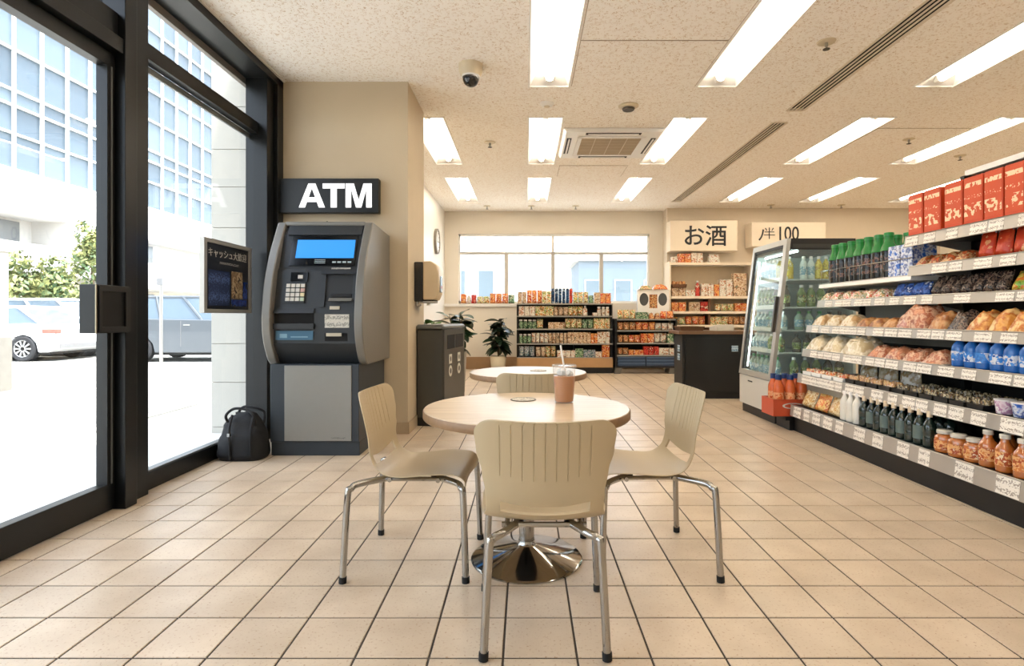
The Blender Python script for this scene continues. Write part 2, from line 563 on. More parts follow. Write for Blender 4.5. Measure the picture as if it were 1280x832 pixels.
# back window
win2 = struct(thing('window_2','wide back window with white frame and six panes','window',(0,ZB+0.08,0)))
for x0,x1 in ((WX0,WX0+0.04),(WX1-0.04,WX1)):
    bx('window_frame', M_WHITE, win2, x0,x1,-0.04,0.04,WZ0,WZ1)
bx('window_frame', M_WHITE, win2, WX0,WX1,-0.04,0.04,WZ1-0.05,WZ1)
bx('window_frame', M_WHITE, win2, WX0,WX1,-0.04,0.04,WZ0,WZ0+0.05)
WT = 2.54
M_SASH = pm('grey_sash',(196,192,184),0.5,var=0.03)
bx('transom', M_SASH, win2, WX0+0.04,WX1-0.04,-0.05,0.03,WT-0.035,WT+0.015)
for x in (0.60,):
    bx('mullion', M_WHITE, win2, x-0.03,x+0.03,-0.04,0.04,WT,WZ1-0.05)
for x in (-0.42,0.60,1.66):
    bx('mullion', M_SASH, win2, x-0.04,x+0.04,-0.05,0.03,WZ0+0.05,WT-0.03)
for a,b in ((WX0+0.04,-0.46),(-0.38,0.56),(0.64,1.62),(1.70,WX1-0.04)):
    bx('pane', M_GLASS, win2, a,b,0.0,0.006,WZ0+0.05,WT-0.03)
for a,b in ((WX0+0.04,0.57),(0.63,WX1-0.04)):
    bx('pane', M_GLASS, win2, a,b,0.0,0.006,WT+0.015,WZ1-0.05)

# ------------------------------------------------------------------ shop front on the left
sf = struct(thing('window_1','black framed full height shop front glazing beside the cash machine','window',(0,0,0)))
GX = -2.53
bx('post', M_FRAME, sf, -2.56,-2.385,3.30,3.40,0,H, bevel=0.004)
bx('post', M_FRAME, sf, -2.60,-2.44,3.40,3.58,0,H)
bx('post', M_FRAME, sf, -2.60,-2.40,5.14,5.27,0,H, bevel=0.003)
bx('post', M_FRAME, sf, -2.60,-2.365,5.28,5.405,0,H, bevel=0.003)
bx('bottom_rail', M_FRAME, sf, -2.58,-2.49,3.58,5.14,0,0.117, bevel=0.003)
bx('gasket', M_FRAME2, sf, -2.56,-2.50,3.58,5.14,0.117,0.128)
bx('transom', M_FRAME, sf, -2.56,-2.485,3.58,5.14,2.845,2.95, bevel=0.003)
bx('gasket', M_FRAME2, sf, -2.575,-2.56,3.58,5.14,2.80,2.845)
bx('pane', M_GLASS, sf, GX,GX+0.008,3.55,5.16,0.125,2.85)
bx('pane', M_GLASS, sf, GX,GX+0.008,3.55,5.16,2.945,3.37)
bx('head', M_FRAME, sf, -2.60,-2.365,-2.5,5.405,3.36,H)
bx('head_gasket', pm('grey_head_trim',(122,114,106),0.5), sf, -2.64,-2.60,-2.5,5.405,3.30,3.40)
bx('ceiling_trim', pm('white_trim',(236,230,220),0.6), sf, -2.364,-2.345,-2.5,5.405,H-0.012,H)
# above and around the door
bx('door_header', M_FRAME, sf, -2.60,-2.43,-2.5,3.30,2.74,2.955, bevel=0.003)
bx('header_step', M_FRAME, sf, -2.60,-2.395,2.2,3.30,2.71,2.80, bevel=0.003)
bx('pane', M_GLASS, sf, GX,GX+0.008,-2.5,3.30,2.95,3.37)
bx('post', M_FRAME, sf, -2.56,-2.385,2.10,2.2,0,H, bevel=0.004)
bx('post', M_FRAME, sf, -2.56,-2.385,-0.2,-0.1,0,H, bevel=0.004)
bx('bottom_rail', M_FRAME, sf, -2.58,-2.49,-2.5,2.1,0,0.12)
bx('pane', M_GLASS, sf, GX,GX+0.008,-2.5,2.1,0.12,2.75)
door = struct(thing('door_1','black framed glass shop door with square handle box','door',(0,0,0)))
bx('bottom_rail', M_FRAME, door, -2.51,-2.445,2.21,3.295,0.008,0.163, bevel=0.003)
bx('top_rail', M_FRAME, door, -2.51,-2.445,2.21,3.295,2.62,2.705)
bx('stile', M_FRAME, door, -2.51,-2.445,3.235,3.295,0.163,2.62)
bx('edge_strip', M_FRAME2, door, -2.445,-2.44,3.262,3.272,0.163,2.62)
bx('stile', M_FRAME, door, -2.51,-2.445,2.21,2.27,0.163,2.62)
bx('pane', M_GLASS, door, -2.482,-2.474,2.26,3.24,0.16,2.63)
hb = bx('handle_box', M_FRAME, door, -2.445,-2.35,3.03,3.285,1.055,1.325, bevel=0.004)
bx('face_frame', M_BLACK, hb, -2.35,-2.338,3.04,3.28,1.06,1.09); bx('face_frame', M_BLACK, hb, -2.35,-2.338,3.04,3.28,1.29,1.32)
bx('face_frame', M_BLACK, hb, -2.35,-2.338,3.04,3.06,1.09,1.29); bx('face_frame', M_BLACK, hb, -2.35,-2.338,3.24,3.28,1.09,1.29)
bx('edge_trim', pm('brass_trim',(150,140,118),0.3,metal=0.9), hb, -2.352,-2.346,3.024,3.03,1.055,1.325)

# ------------------------------------------------------------------ ceiling fixtures
M_TROUGH = pm('white_reflector',(214,212,208),0.35,var=0.01)
M_TUBE = emit('fluorescent_tube', TUBE_COLOR, TUBE_POWER)
ROWN = {'A':'above the round tables','B':'right of the air conditioner','C':'just right of the black slot vents','D':'far right, above the tall shelf',
        'E':'outermost on the right','L':'outermost on the left'}
SEGN = {0:'','1':''}
for r,k in fixtures:
    x = LIGHT_ROWS[r]; y0,y1 = SEG[k]; ln=y1-y0
    far = {0:'hindmost',1:'nearest',2:'middle',3:'farthest'}[k]
    t = thing('ceiling_light', f'{far} recessed fluorescent light of the row {ROWN[r]}','ceiling light',(x,(y0+y1)/2,H),0,'recessed ceiling lights')
    key='trough_me'
    if key not in MATS:
        w=LW/2; d=0.11; l=ln/2
        o=[(-w,-l,0),(w,-l,0),(w,l,0),(-w,l,0)]; i=[(-w*.55,-l+.16,d),(w*.55,-l+.16,d),(w*.55,l-.16,d),(-w*.55,l-.16,d)]
        MATS[key]=MB().add(o+i,[(4,5,6,7),(0,1,5,4),(1,2,6,5),(2,3,7,6),(3,0,4,7)]).mesh('reflector',M_TROUGH)
        rim=MB()
        for a in ((-w-.012,w+.012,-l-.012,-l+.004),(-w-.012,w+.012,l-.004,l+.012),(-w-.012,-w+.004,-l,l),(w-.004,w+.012,-l,l)):
            rim.box(a[0],a[1],a[2],a[3],-0.006,0.002)
        MATS['rim_me']=rim.mesh('rim',M_WHITE)
        MATS['tube_me']=MB().tube([(0,-l+.1,.035),(0,l-.1,.035)],0.026,12).mesh('tube',M_TUBE,True)
        MATS['hold_me']=MB().prism([(-.05,.06),(.05,.06),(.03,.012),(-.03,.012)],'y',-.03,.03).mesh('lamp_holder',M_WHITE)
    obj('reflector',MATS[key],t); obj('rim',MATS['rim_me'],t); obj('tube',MATS['tube_me'],t)
    for s in (-1,1): obj('lamp_holder',MATS['hold_me'],t,loc=(0,s*(ln/2-.08),0))
for n,(x0,x1,y0,y1) in enumerate(SLOTS):
    t = thing('slot_vent', ['long black slotted ceiling vent nearest the viewer','long black slotted ceiling vent at the back, near the wall'][n],'vent',((x0+x1)/2,(y0+y1)/2,H),0,'slot vents')
    w=(x1-x0)/2; l=(y1-y0)/2
    MB().add([(-w,-l,0),(w,-l,0),(w,l,0),(-w,l,0),(-w,-l,.1),(w,-l,.1),(w,l,.1),(-w,l,.1)],[(4,5,6,7),(0,1,5,4),(1,2,6,5),(2,3,7,6),(3,0,4,7)]).build('duct',M_DARKREC,t)
    for q in range(5):
        xx=-w+q*(2*w)/4
        bx('slat', pm('slot_bar',(224,212,192),0.6), t, xx-.009,xx+.009,-l,l,-.002,.003)
    for s in (-1,1):
        bx('end_cap', pm('slot_bar',(224,212,192),0.6), t, -w,w,s*l-.02,s*l+.02,-.004,.02)
        bx('flange', pm('slot_bar',(224,212,192),0.6), t, s*(w+.008)-.012,s*(w+.008)+.012,-l,l,-.005,.001)

ac = thing('air_conditioner','white four-way ceiling cassette air conditioner with square grille','air conditioner',(1.08,7.29,H-.003))
MB().prism([(-.62,0),(.62,0),(.585,-.05),(-.585,-.05)],'y',-.56,.56).build('panel',M_WHITE,ac,bevel=.006)
M_VSLOT=pm('vent_slot',(52,48,44),0.7)
for nm,a in (('louvre_slot',(-.34,.34,-.53,-.46)),('louvre_slot',(-.34,.34,.46,.53)),('louvre_slot',(-.56,-.50,-.33,.33)),('louvre_slot',(.50,.56,-.33,.33))):
    s_=bx(nm,M_VSLOT,ac,a[0],a[1],a[2],a[3],-.053,-.045)
    if a[1]-a[0]>a[3]-a[2]: bx('louvre',M_WHITE,s_,a[0]+.03,a[1]-.03,a[2]+.025,a[3]-.02,-.062,-.050)
    else: bx('louvre',M_WHITE,s_,a[0]+.022,a[1]-.018,a[2]+.03,a[3]-.03,-.062,-.050)
gr=bx('grille',pm('grille_tan',(196,180,154),0.7),ac,-.40,.40,-.37,.37,-.056,-.045)
for x in (-.40,.40): bx('grille_bar',M_WHITE,gr,x-.025,x+.025,-.40,.40,-.064,-.05)
for y in (-.385,.385): bx('grille_bar',M_WHITE,gr,-.42,.42,y-.025,y+.025,-.064,-.05)
for k in range(1,4): bx('grille_bar',pm('grille_line',(214,204,186),.7),gr,-.40+k*.2-.005,-.40+k*.2+.005,-.37,.37,-.060,-.05)
for k in range(16): bx('grille_slat',pm('grille_slat',(168,152,128),.7),gr,-.375,.375,-.355+k*.0473-.008,-.355+k*.0473+.008,-.059,-.05)

# dome camera, detectors, sprinklers
dc = thing('security_camera','cream dome security camera with dark lens hanging from ceiling','camera',(-.50,5.05,H))
M_CREAM=pm('cream_plastic',(214,200,172),.45,var=.04)
MB().lathe([(0,0),(.112,0),(.112,-.02),(.105,-.07),(.085,-.105),(.082,-.11),(0,-.11)],24).build('housing',M_CREAM,dc,True)
MB().lathe([(.076,-.105),(.074,-.14),(.058,-.175),(.03,-.195),(0,-.20)],24).build('dome',pm('smoked_dome',(12,12,14),.08,spec=.8),dc,True)
MB().lathe([(.086,-.104),(.088,-.112),(.078,-.118),(.074,-.11)],24).build('ring',M_WHITE,dc,True)
MB().lathe([(.02,-.004),(.022,.004),(0,.006)],12).build('lens',pm('lens_glass',(60,60,66),.1),dc,True,loc=(.01,-.07,-.15))
def ceil_disc(name,label,cat,x,y,r,h,mat):
    t=thing(name,label,cat,(x,y,H))
    MB().lathe([(0,0),(r,0),(r,-h*.3),(r*.8,-h*.55),(r*.78,-h*.7),(r*.5,-h),(0,-h)],20).build('body',mat,t,True)
    MB().lathe([(r*.45,-h*.98),(r*.4,-h*1.2),(0,-h*1.25)],14).build('sensor',M_WHITE if mat!=M_WHITE else M_CREAM,t,True)
    return t
ceil_disc('smoke_detector','small white round ceiling detector between the two nearest centre lights','detector',.23,5.96,.075,.035,M_WHITE)
t=ceil_disc('ceiling_speaker','round cream ceiling fitting with dark centre in front of air conditioner','detector',1.12,6.03,.11,.03,M_CREAM)
MB().lathe([(.07,-.031),(.06,-.05),(0,-.052)],16).build('dark_centre',pm('dark_grey_plastic',(88,80,70),.6),t,True)
SPR=[(2.51,4.62,'right of the near centre lights beside the slot vent'),(-.47,7.3,'left of the air conditioner'),(4.95,7.15,'between the right middle lights'),
     (6.2,7.9,'above the red boxes, far right'),(-.80,11.5,'near the back window, left one'),(.12,11.5,'near the back window, middle one'),(1.04,11.5,'near the back window, right one'),
     (5.05,11.4,'above the price sign by the back wall'),(6.5,11.4,'by the back wall behind the green capped bottles')]
for x,y,w in SPR:
    t=thing('sprinkler','small sprinkler head on the ceiling '+w,'sprinkler',(x,y,H),0,'sprinkler heads')
    MB().lathe([(0,0),(.075,0),(.07,-.008),(.03,-.012),(0,-.012)],16).build('escutcheon',M_CREAM,t,True)
    MB().lathe([(.014,-.01),(.014,-.04),(.008,-.045),(.008,-.062),(0,-.062)],8).build('nozzle',M_STEEL,t,True)
    MB().lathe([(0,-.06),(.028,-.062),(.028,-.066),(0,-.068)],10).build('deflector',pm('dark_metal',(70,64,56),.5,metal=.7),t,True)
# ------------------------------------------------------------------ outside: ground, building, cars
def mat_ground(name, c1, c2, scale):
    m, nt, b = new_mat(name); L = nt.links
    ge = nt.nodes.new('ShaderNodeNewGeometry')
    n1 = nt.nodes.new('ShaderNodeTexNoise'); n1.inputs['Scale'].default_value=scale; n1.inputs['Detail'].default_value=8; n1.inputs['Roughness'].default_value=.7
    L.new(ge.outputs['Position'], n1.inputs['Vector'])
    r = nt.nodes.new('ShaderNodeValToRGB')
    r.color_ramp.elements[0].position=.35; r.color_ramp.elements[0].color=srgb(*c1)
    r.color_ramp.elements[1].position=.65; r.color_ramp.elements[1].color=srgb(*c2)
    L.new(n1.outputs['Fac'], r.inputs[0]); L.new(r.outputs[0], b.inputs['Base Color'])
    b.inputs['Roughness'].default_value=.9
    return m
M_ASPH = mat_ground('pale_asphalt',(132,130,124),(186,183,176),22)
M_WALK = mat_ground('pale_paving',(214,210,202),(228,225,218),3)
ground = struct(bx('floor_outside', M_ASPH, None, -60,-2.60,-14,90,-.3,-.03), 'pale asphalt forecourt outside the shop front', 'ground')
ground2 = struct(bx('floor_outside_back', M_ASPH, None, -20,30,12.3,60,-.35,-.06), 'pale ground outside the back window', 'ground')
walk = struct(thing('floor_walkway','light paving strip along the shop front','pavement',(0,0,0)))
for i in range(2):
    for j in range(22):
        x1=-2.62-i*.82; y0=-2+j*.62+(i%2)*.3
        bx('paver', M_WALK, walk, x1-.81,x1,y0,y0+.61,-.03,0.0-.004*((i*7+j*3)%3))
kerb = struct(bx('trim_kerb', pm('kerb_concrete',(214,210,202),.9), None, -4.42,-4.28,-10,13,-.03,.01), 'pale concrete edging of the walkway', 'kerb')
struct(bx('trim_parking_line', pm('white_road_paint',(244,244,240),.8), None, -14,-7,8.9,9.05,-.031,-.026), 'white painted line on the asphalt', 'road marking')

# exterior pier with stone panels, seen through the glass
pier = struct(thing('wall_pier','pale stone panelled pier outside the glass beside the poster','wall',(0,0,0)))
M_STONE=pm('pale_stone_panel',(184,180,170),.8,var=.03,scale=6,bump=.2)
bx('core', pm('stone_joint',(178,172,160),.9), pier, -3.08,-2.60,5.46,6.6,-.3,7.0)
zj=[-.03,.06,.50,.88,1.63,2.02,2.42,2.79,3.21,3.62,4.0,4.4,4.8,5.2,5.6,6.0,6.4]
for a,b in zip(zj,zj[1:]):
    bx('panel', M_STONE, pier, -3.09,-2.60,5.445,6.6,a+.003,b-.003)
struct(bx('trim_soffit', pm('cream_soffit',(206,200,188),.8), None, -2.81,-2.62,-2.7,5.44,3.585,3.62), 'cream soffit outside above the shop front', 'soffit')

# glass office building across the street
bl = thing('office_building','tall white office building with blue glass curtain wall across the street','building',(-20,0,0))
M_BW=pm('white_render',(200,198,194),.8,var=.02)
M_MUL=pm('white_mullion',(238,238,236),.5)
def facade_glass():
    m, nt, b = new_mat('blue_facade_glass'); L=nt.links
    oi=nt.nodes.new('ShaderNodeObjectInfo'); r=nt.nodes.new('ShaderNodeValToRGB')
    r.color_ramp.elements[0].color=srgb(74,86,96); r.color_ramp.elements[1].color=srgb(96,110,120)
    L.new(oi.outputs['Random'],r.inputs[0]); L.new(r.outputs[0],b.inputs['Base Color'])
    b.inputs['Roughness'].default_value=.15; b.inputs['Specular IOR Level'].default_value=.22
    return m
M_FG=facade_glass()
YK=[21.7+1.265*k for k in range(-5,15)]
ZK=[6.9,8.3,9.4,10.0,11.6,13.2,14.3,14.9,16.5,18.1,19.2]
bx('wall', M_BW, bl, -12,-.25,YK[0]-6,YK[-1]+3,6.9,22)
bx('wall', M_BW, bl, -12,-.02,YK[0]-6,YK[-1]+3,5.25,6.9)      # spandrel band over the recess
bx('wall', M_BW, bl, -12,-1.6,YK[0]-6,YK[-1]+3,2.6,5.25)
bx('balcony', M_BW, bl, -1.6,.25,YK[0]-6,26.0,2.9,4.05)
bx('balcony', M_BW, bl, -1.6,.25,26.0,YK[-1]+3,2.6,3.95)
bx('pier', M_BW, bl, -1.6,.05,24.2,26.3,3.9,5.3)
bx('wall', pm('beige_base_wall',(214,206,192),.8), bl, -12,-2.6,YK[0]-6,YK[-1]+3,-.1,2.7)
pane_me={}
for a,b in zip(YK,YK[1:]):
    for c,d in zip(ZK,ZK[1:]):
        k=round(d-c,2)
        if k not in pane_me: pane_me[k]=MB().box(-.05,0,-.60,.60,-(d-c)/2+.03,(d-c)/2-.03).mesh('pane',M_FG)
        obj('pane',pane_me[k],bl,loc=(-.12,(a+b)/2,(c+d)/2))
mv=MB().box(-.25,.0,-.04,.04,6.9,19.2).mesh('mullion',M_MUL)
for y in YK: obj('mullion',mv,bl,loc=(0,y,0))
mh=MB().box(-.25,.01,YK[0],YK[-1],-.035,.035).mesh('transom_bar',M_MUL)
for z in ZK: obj('transom_bar',mh,bl,loc=(0,0,z))
M_SHOPW=pm('grey_window_glass',(112,116,118),.1,spec=.8)
for a,b in ((17.6,19.4),(19.5,21.6),(21.7,23.6),(27.2,29.6),(29.7,32)):
    w=bx('window', M_SASH, bl, -1.62,-1.54,a,b,4.05,5.2)
    bx('pane', M_SHOPW, w, -1.55,-1.50,a+.08,b-.08,4.1,5.14)
for a,b in ((19,22),(26,28.4),(28.6,31),(31.2,33.6)):
    w=bx('window', M_SASH, bl, -2.62,-2.54,a,b,.5,2.5)
    bx('pane', pm('shop_glass',(110,124,132),.15,spec=.4), w, -2.55,-2.50,a+.06,b-.06,.56,2.44)

# tree by the car park
def leaf_cloud(n, rad, seed, leaf=.16):
    rnd=random.Random(seed); mb=MB()
    blobs=[(Vector((rnd.uniform(-1,1)*rad[0]*.6,rnd.uniform(-1,1)*rad[1]*.6,rnd.uniform(-.5,.7)*rad[2])),rnd.uniform(.35,.55)) for _ in range(12)]
    for _ in range(n):
        c,s=rnd.choice(blobs)
        d=Vector((rnd.gauss(0,1),rnd.gauss(0,1),rnd.gauss(0,1))).normalized()
        p=c+Vector((d.x*rad[0]*s,d.y*rad[1]*s,d.z*rad[2]*s))*rnd.uniform(.75,1.05)
        u=Vector((rnd.gauss(0,1),rnd.gauss(0,1),rnd.gauss(0,1))).normalized()
        v=u.cross(d)
        if v.length<.1: continue
        v.normalize(); L=leaf*rnd.uniform(.6,1.2)
        mb.add([p-u*L,p+v*L*.45,p+u*L,p-v*L*.45],[(0,1,2,3)])
    return mb
def mat_leaf(name,c1,c2):
    m,nt,b=new_mat(name); L=nt.links
    ge=nt.nodes.new('ShaderNodeNewGeometry'); r=nt.nodes.new('ShaderNodeValToRGB')
    nz=nt.nodes.new('ShaderNodeTexNoise'); nz.inputs['Scale'].default_value=1.3
    L.new(ge.outputs['Position'],nz.inputs['Vector'])
    ad=nt.nodes.new('ShaderNodeMath'); ad.operation='MULTIPLY_ADD'; ad.inputs[1].default_value=.5
    L.new(ge.outputs['Random Per Island'],ad.inputs[0]); 
    sb=nt.nodes.new('ShaderNodeMath'); sb.operation='SUBTRACT'; sb.inputs[1].default_value=.25
    L.new(nz.outputs['Fac'],sb.inputs[0]); L.new(sb.outputs[0],ad.inputs[2])
    r.color_ramp.elements[0].position=.3; r.color_ramp.elements[0].color=srgb(*c1)
    r.color_ramp.elements[1].position=.75; r.color_ramp.elements[1].color=srgb(*c2)
    L.new(ad.outputs[0],r.inputs[0]); L.new(r.outputs[0],b.inputs['Base Color']); b.inputs['Roughness'].default_value=.6
    return m
M_TREE=mat_leaf('tree_leaf',(58,82,46),(150,152,92))
M_BARK=pm('bark',(104,88,70),.9,var=.2)
tr=thing('tree','round leafy green tree behind the parked white cars','tree',(-18.1,20.8,-.03))
tag(leaf_cloud(4600,(1.6,1.6,1.35),8,.12).build('crown',M_TREE,tr,loc=(0,0,2.2)),kind='stuff')
MB().tube([(0,0,0),(.05,.02,1.0),(0,.05,1.9),(.3,.1,2.7)],[.14,.11,.09,.04],8).build('trunk',M_BARK,tr,True)
tr2=thing('tree','slim upright tree standing beside the round tree by the cars','tree',(-15.3,19.5,-.03))
tag(leaf_cloud(1500,(.45,.45,1.1),5,.10).build('crown',M_TREE,tr2,loc=(0,0,3.3)),kind='stuff')
MB().tube([(0,0,0),(.05,.02,1.0),(0,.05,3.4)],[.1,.08,.04],8).build('trunk',M_BARK,tr2,True)

# cars
M_TYRE=pm('tyre',(48,48,50),.8); M_RIM=pm('alloy_rim',(196,198,200),.25,metal=.9)
M_CGL=pm('car_glass',(84,100,112),.06,spec=.9)
def wheel(parent,x,y,r,s):
    w=thing('wheel',None,None); w.parent=parent; w.location=(x,y,r)
    def lat(prof,n=28):
        m=MB().lathe(prof,n); m.v=[(a,c,b) for a,b,c in m.v]; return m   # axis along y
    lat([(r*.66,-.1),(r*.9,-.11),(r,-.08),(r,.08),(r*.9,.11),(r*.66,.1)]).build('tyre',M_TYRE,w,True)
    lat([(r*.66,-.1),(r*.62,-.09),(r*.62,.09),(r*.66,.1)]).build('rim',M_RIM,w,True)
    lat([(0,-.03),(r*.62,-.03),(r*.62,.03),(0,.03)]).build('brake_disc',pm('dark_metal',(70,64,56),.5,metal=.7),w,True)
    sp=MB()
    for k in range(10):
        a=2*pi*k/10
        c_,s_=cos(a),sin(a)
        pts=[]
        for yy in (-.095,.095):
            for rr,ww in ((.05,.03),(r*.64,.045)):
                for q in (-1,1):
                    pts.append((rr*c_-q*ww*.5*s_,yy,rr*s_+q*ww*.5*c_))
        sp.add(pts,[(0,1,3,2),(4,6,7,5),(0,4,5,1),(2,3,7,6),(0,2,6,4),(1,5,7,3)])
    sp.build('spokes',M_RIM,w)
    return w
def car(name,label,loc,rotz,paint,kind):
    t=thing(name,label,'car',loc,rotz,'cars parked outside')
    L=4.6 if kind=='sedan' else 4.7; W=.88; h=1.46 if kind=='sedan' else 1.72
    bz=.95 if kind=='sedan' else 1.08
    # x forward = front
    low=[(-L/2,.34),(-L/2+.03,.62),(-L/2+.02,bz-.10),(-L/2+.16,bz+.02),(-L/2+.7,bz+.04),(.85,bz),(1.35,bz-.05),(L/2-.35,bz-.18),(L/2-.06,bz-.32),(L/2,.55),(L/2-.03,.3),
         (L/2-.48,.22)]
    wx=(L/2-.92,-L/2+.86); r=.335
    for cx in (wx[0],):
        low+= [(cx+.40*cos(a),.22+.02+.46*sin(a)) for a in [radians(q) for q in (0,30,60,90,120,150,180)]]
    for cx in (wx[1],):
        low+= [(cx+.40*cos(a),.22+.02+.46*sin(a)) for a in [radians(q) for q in (0,30,60,90,120,150,180)]]
    low+=[(-L/2+.2,.24)]
    MB().prism(low,'y',-W,W).build('body',paint,t,True,bevel=.05,ang=30)
    bx('underbody',M_RUBBER,t,-L/2+.2,L/2-.2,-W+.08,W-.08,.18,.5)
    if kind=='sedan':
        g0=(-1.95,1.25); g1=(-1.15,.30)
    else:
        g0=(-2.2,1.3); g1=(-2.0,.45)
    wt=W-.22
    MB().hexa([(g0[0],-W+.05,bz-.02),(g0[1],-W+.05,bz-.02),(g0[1],W-.05,bz-.02),(g0[0],W-.05,bz-.02),
               (g1[0],-wt,h-.04),(g1[1],-wt,h-.04),(g1[1],wt,h-.04),(g1[0],wt,h-.04)]).build('window_band',M_CGL,t)
    MB().cbox(g1[0]-.06,g1[1]+.08,-wt-.02,wt+.02,h-.07,h,.03).build('roof',paint,t)
    for s in (-1,1):
        for f0,f1 in ((0,0),(1,1),(.36,.34),(.66,.62)):
            xa=g0[0]+(g0[1]-g0[0])*f0; xb=g1[0]+(g1[1]-g1[0])*f1
            MB().tube([(xa,s*(W-.045),bz-.02),(xb,s*(wt+.005),h-.04)],.035,6).build('pillar',paint,t)
        bx('mirror',paint,t,.85,1.0,s*(W+.06)-.09,s*(W+.06)+.09,bz,bz+.13,bevel=.03)
        bx('tail_light',pm('red_lens',(196,96,84),.25),t,-L/2-.01,-L/2+.35,s*(W-.08)-.09,s*(W-.08)+.095,bz-.22,bz-.10,bevel=.02)
        bx('head_light',pm('clear_lens',(226,228,230),.1),t,L/2-.45,L/2-.10,s*(W-.12)-.1,s*(W-.12)+.13,.62,.74,bevel=.02)
        bx('door_handle',M_STEEL,t,-.35,-.18,s*W-.015,s*W+.02,bz-.14,bz-.11)
        for x in (.62,-.42,-1.25): bx('door_seam',pm('seam',(120,120,120),.6),t,x-.006,x+.006,s*W-.004,s*W+.003,.4,bz-.02)
    bx('bumper_strip',pm('grey_trim',(120,120,120),.6),t,-L/2-.03,-L/2+.12,-W+.12,W-.12,.34,.46)
    for x in wx:
        for s in (-1,1): wheel(t,x,s*(W-.10),r,s)
    return t
M_CARW=pm('white_car_paint',(236,238,240),.2,var=.01,coat=.6)
M_CARD=pm('dark_grey_car_paint',(84,90,96),.2,var=.02,coat=.6)
car('parked_car','white sedan parked nearest the grey gatepost, tail light towards the door',(-14.5,15.2,-.03),radians(181),M_CARW,'sedan')
car('parked_car','white estate car parked behind the white sedan',(-14.4,17.1,-.03),radians(0),M_CARW,'suv')
car('parked_car','dark grey car parked beyond the glass beside the poster',(-8.45,15.1,-.03),radians(1),M_CARD,'suv')
car('parked_car','white car parked farthest off beyond the dark grey car',(-12.6,25.5,-.03),radians(180),M_CARW,'sedan')
# gatepost, pole, rail
gp=thing('gatepost','grey stone gatepost at the far left beyond the door','post',(-8.42,8.6,-.03))
bx('shaft',pm('grey_stone',(176,172,164),.9,var=.12),gp,-.2,.2,-.2,.2,0,2.2); bx('cap',M_STONE,gp,-.24,.24,-.24,.24,2.2,2.32); bx('base',pm('dark_stone',(120,116,108),.9,var=.15),gp,-.23,.23,-.23,.23,0,.85)
sp=thing('sign_pole','slim grey steel pole standing on the asphalt beyond the poster','pole',(-7.9,12.0,-.03))
MB().lathe([(0,0),(.035,0),(.035,1.85),(0,1.85)],10).build('shaft',M_STEEL,sp,True); bx('cap',pm('grey_trim',(120,120,120),.6),sp,-.06,.06,-.06,.06,1.85,2.0); MB().lathe([(0,0),(.12,0),(.11,.03),(0,.03)],12).build('foot',M_STEEL,sp,True)

# pale buildings beyond the back window
def far_block(label,x0,x1,y,h,wins,mat):
    t=thing('far_building',label,'building',(0,y,-.06))
    bx('wall',mat,t,x0,x1,0,4,0,h)
    bx('roof',M_BW,t,x0-.2,x1+.2,-.2,4.2,h,h+.3)
    n=wins
    for k in range(n):
        a=x0+(k+.2)*(x1-x0)/n; b=x0+(k+.8)*(x1-x0)/n
        w=bx('window',M_SASH,t,a,b,-.04,.02,1.0,h-.8)
        bx('pane',pm('shop_glass',(110,124,132),.15,spec=.4),w,a+.06,b-.06,-.06,-.03,1.06,h-.86)
    return t
far_block('low pale blue-grey building seen through the right back window panes',2.3,10,24,3.6,6,pm('pale_blue_wall',(126,138,148),.8))
t=far_block('low white building seen through the leftmost back window pane',-6.5,-1.2,26,4.2,4,M_BW)
bx('chimney',pm('pale_blue_wall',(126,138,148),.8),t,-3.1,-2.4,1,2,4.4,7.2)
# ------------------------------------------------------------------ cash machine
AX,AY=-1.735,4.55
atm=thing('cash_machine','grey cash machine with curved silver sides and lit blue screen','cash machine',(AX,AY,0))
M_ATMS=pm('silver_grey_paint',(124,121,115),.38,metal=.35,var=.05,bump=.05,bscale=300)
M_ATMD=pm('charcoal_paint',(50,53,56),.45,metal=.2,var=.06)
M_ATMP=pm('lower_silver_panel',(140,138,133),.42,metal=.4,var=.03,scale=20)
M_ATMB=pm('slate_paint',(44,51,58),.45,metal=.1,var=.06)
bx('plinth',M_ATMB,atm,-.365,.365,.02,.80,0,.115,bevel=.004)
bx('lower_cabinet',M_ATMB,atm,-.365,.365,0,.82,.115,.755,bevel=.006)
pn=bx('service_door',M_ATMP,atm,-.245,.305,-.008,.01,.125,.745,bevel=.003)
bx('small_print',scribble('tiny_print',(150,148,142),(70,70,68),30,3,.52),pn,.14,.26,-.0092,-.008,.145,.157)
# side fins: curved profile in (y,z)
prof=[(.09,.745),(.03,.80),(-.045,.95),(-.07,1.10),(-.06,1.25),(-.02,1.45),(.06,1.65),(.16,1.83),(.235,1.955)]
profc=[(p.x,p.y) for p in crom([(a,b,0) for a,b in prof],5)]
for s,x0,x1 in ((-1,-.405,-.335),(1,.345,.415)):
    poly=profc+[(.25,1.965),(.83,1.93),(.83,.745)]
    MB().prism(poly,'x',x0,x1).build('side_fin',M_ATMS,atm,True,bevel=.008,ang=30)
def fy(z,off=.045):
    return lerp_tab([(b,a) for a,b in prof],z)+off
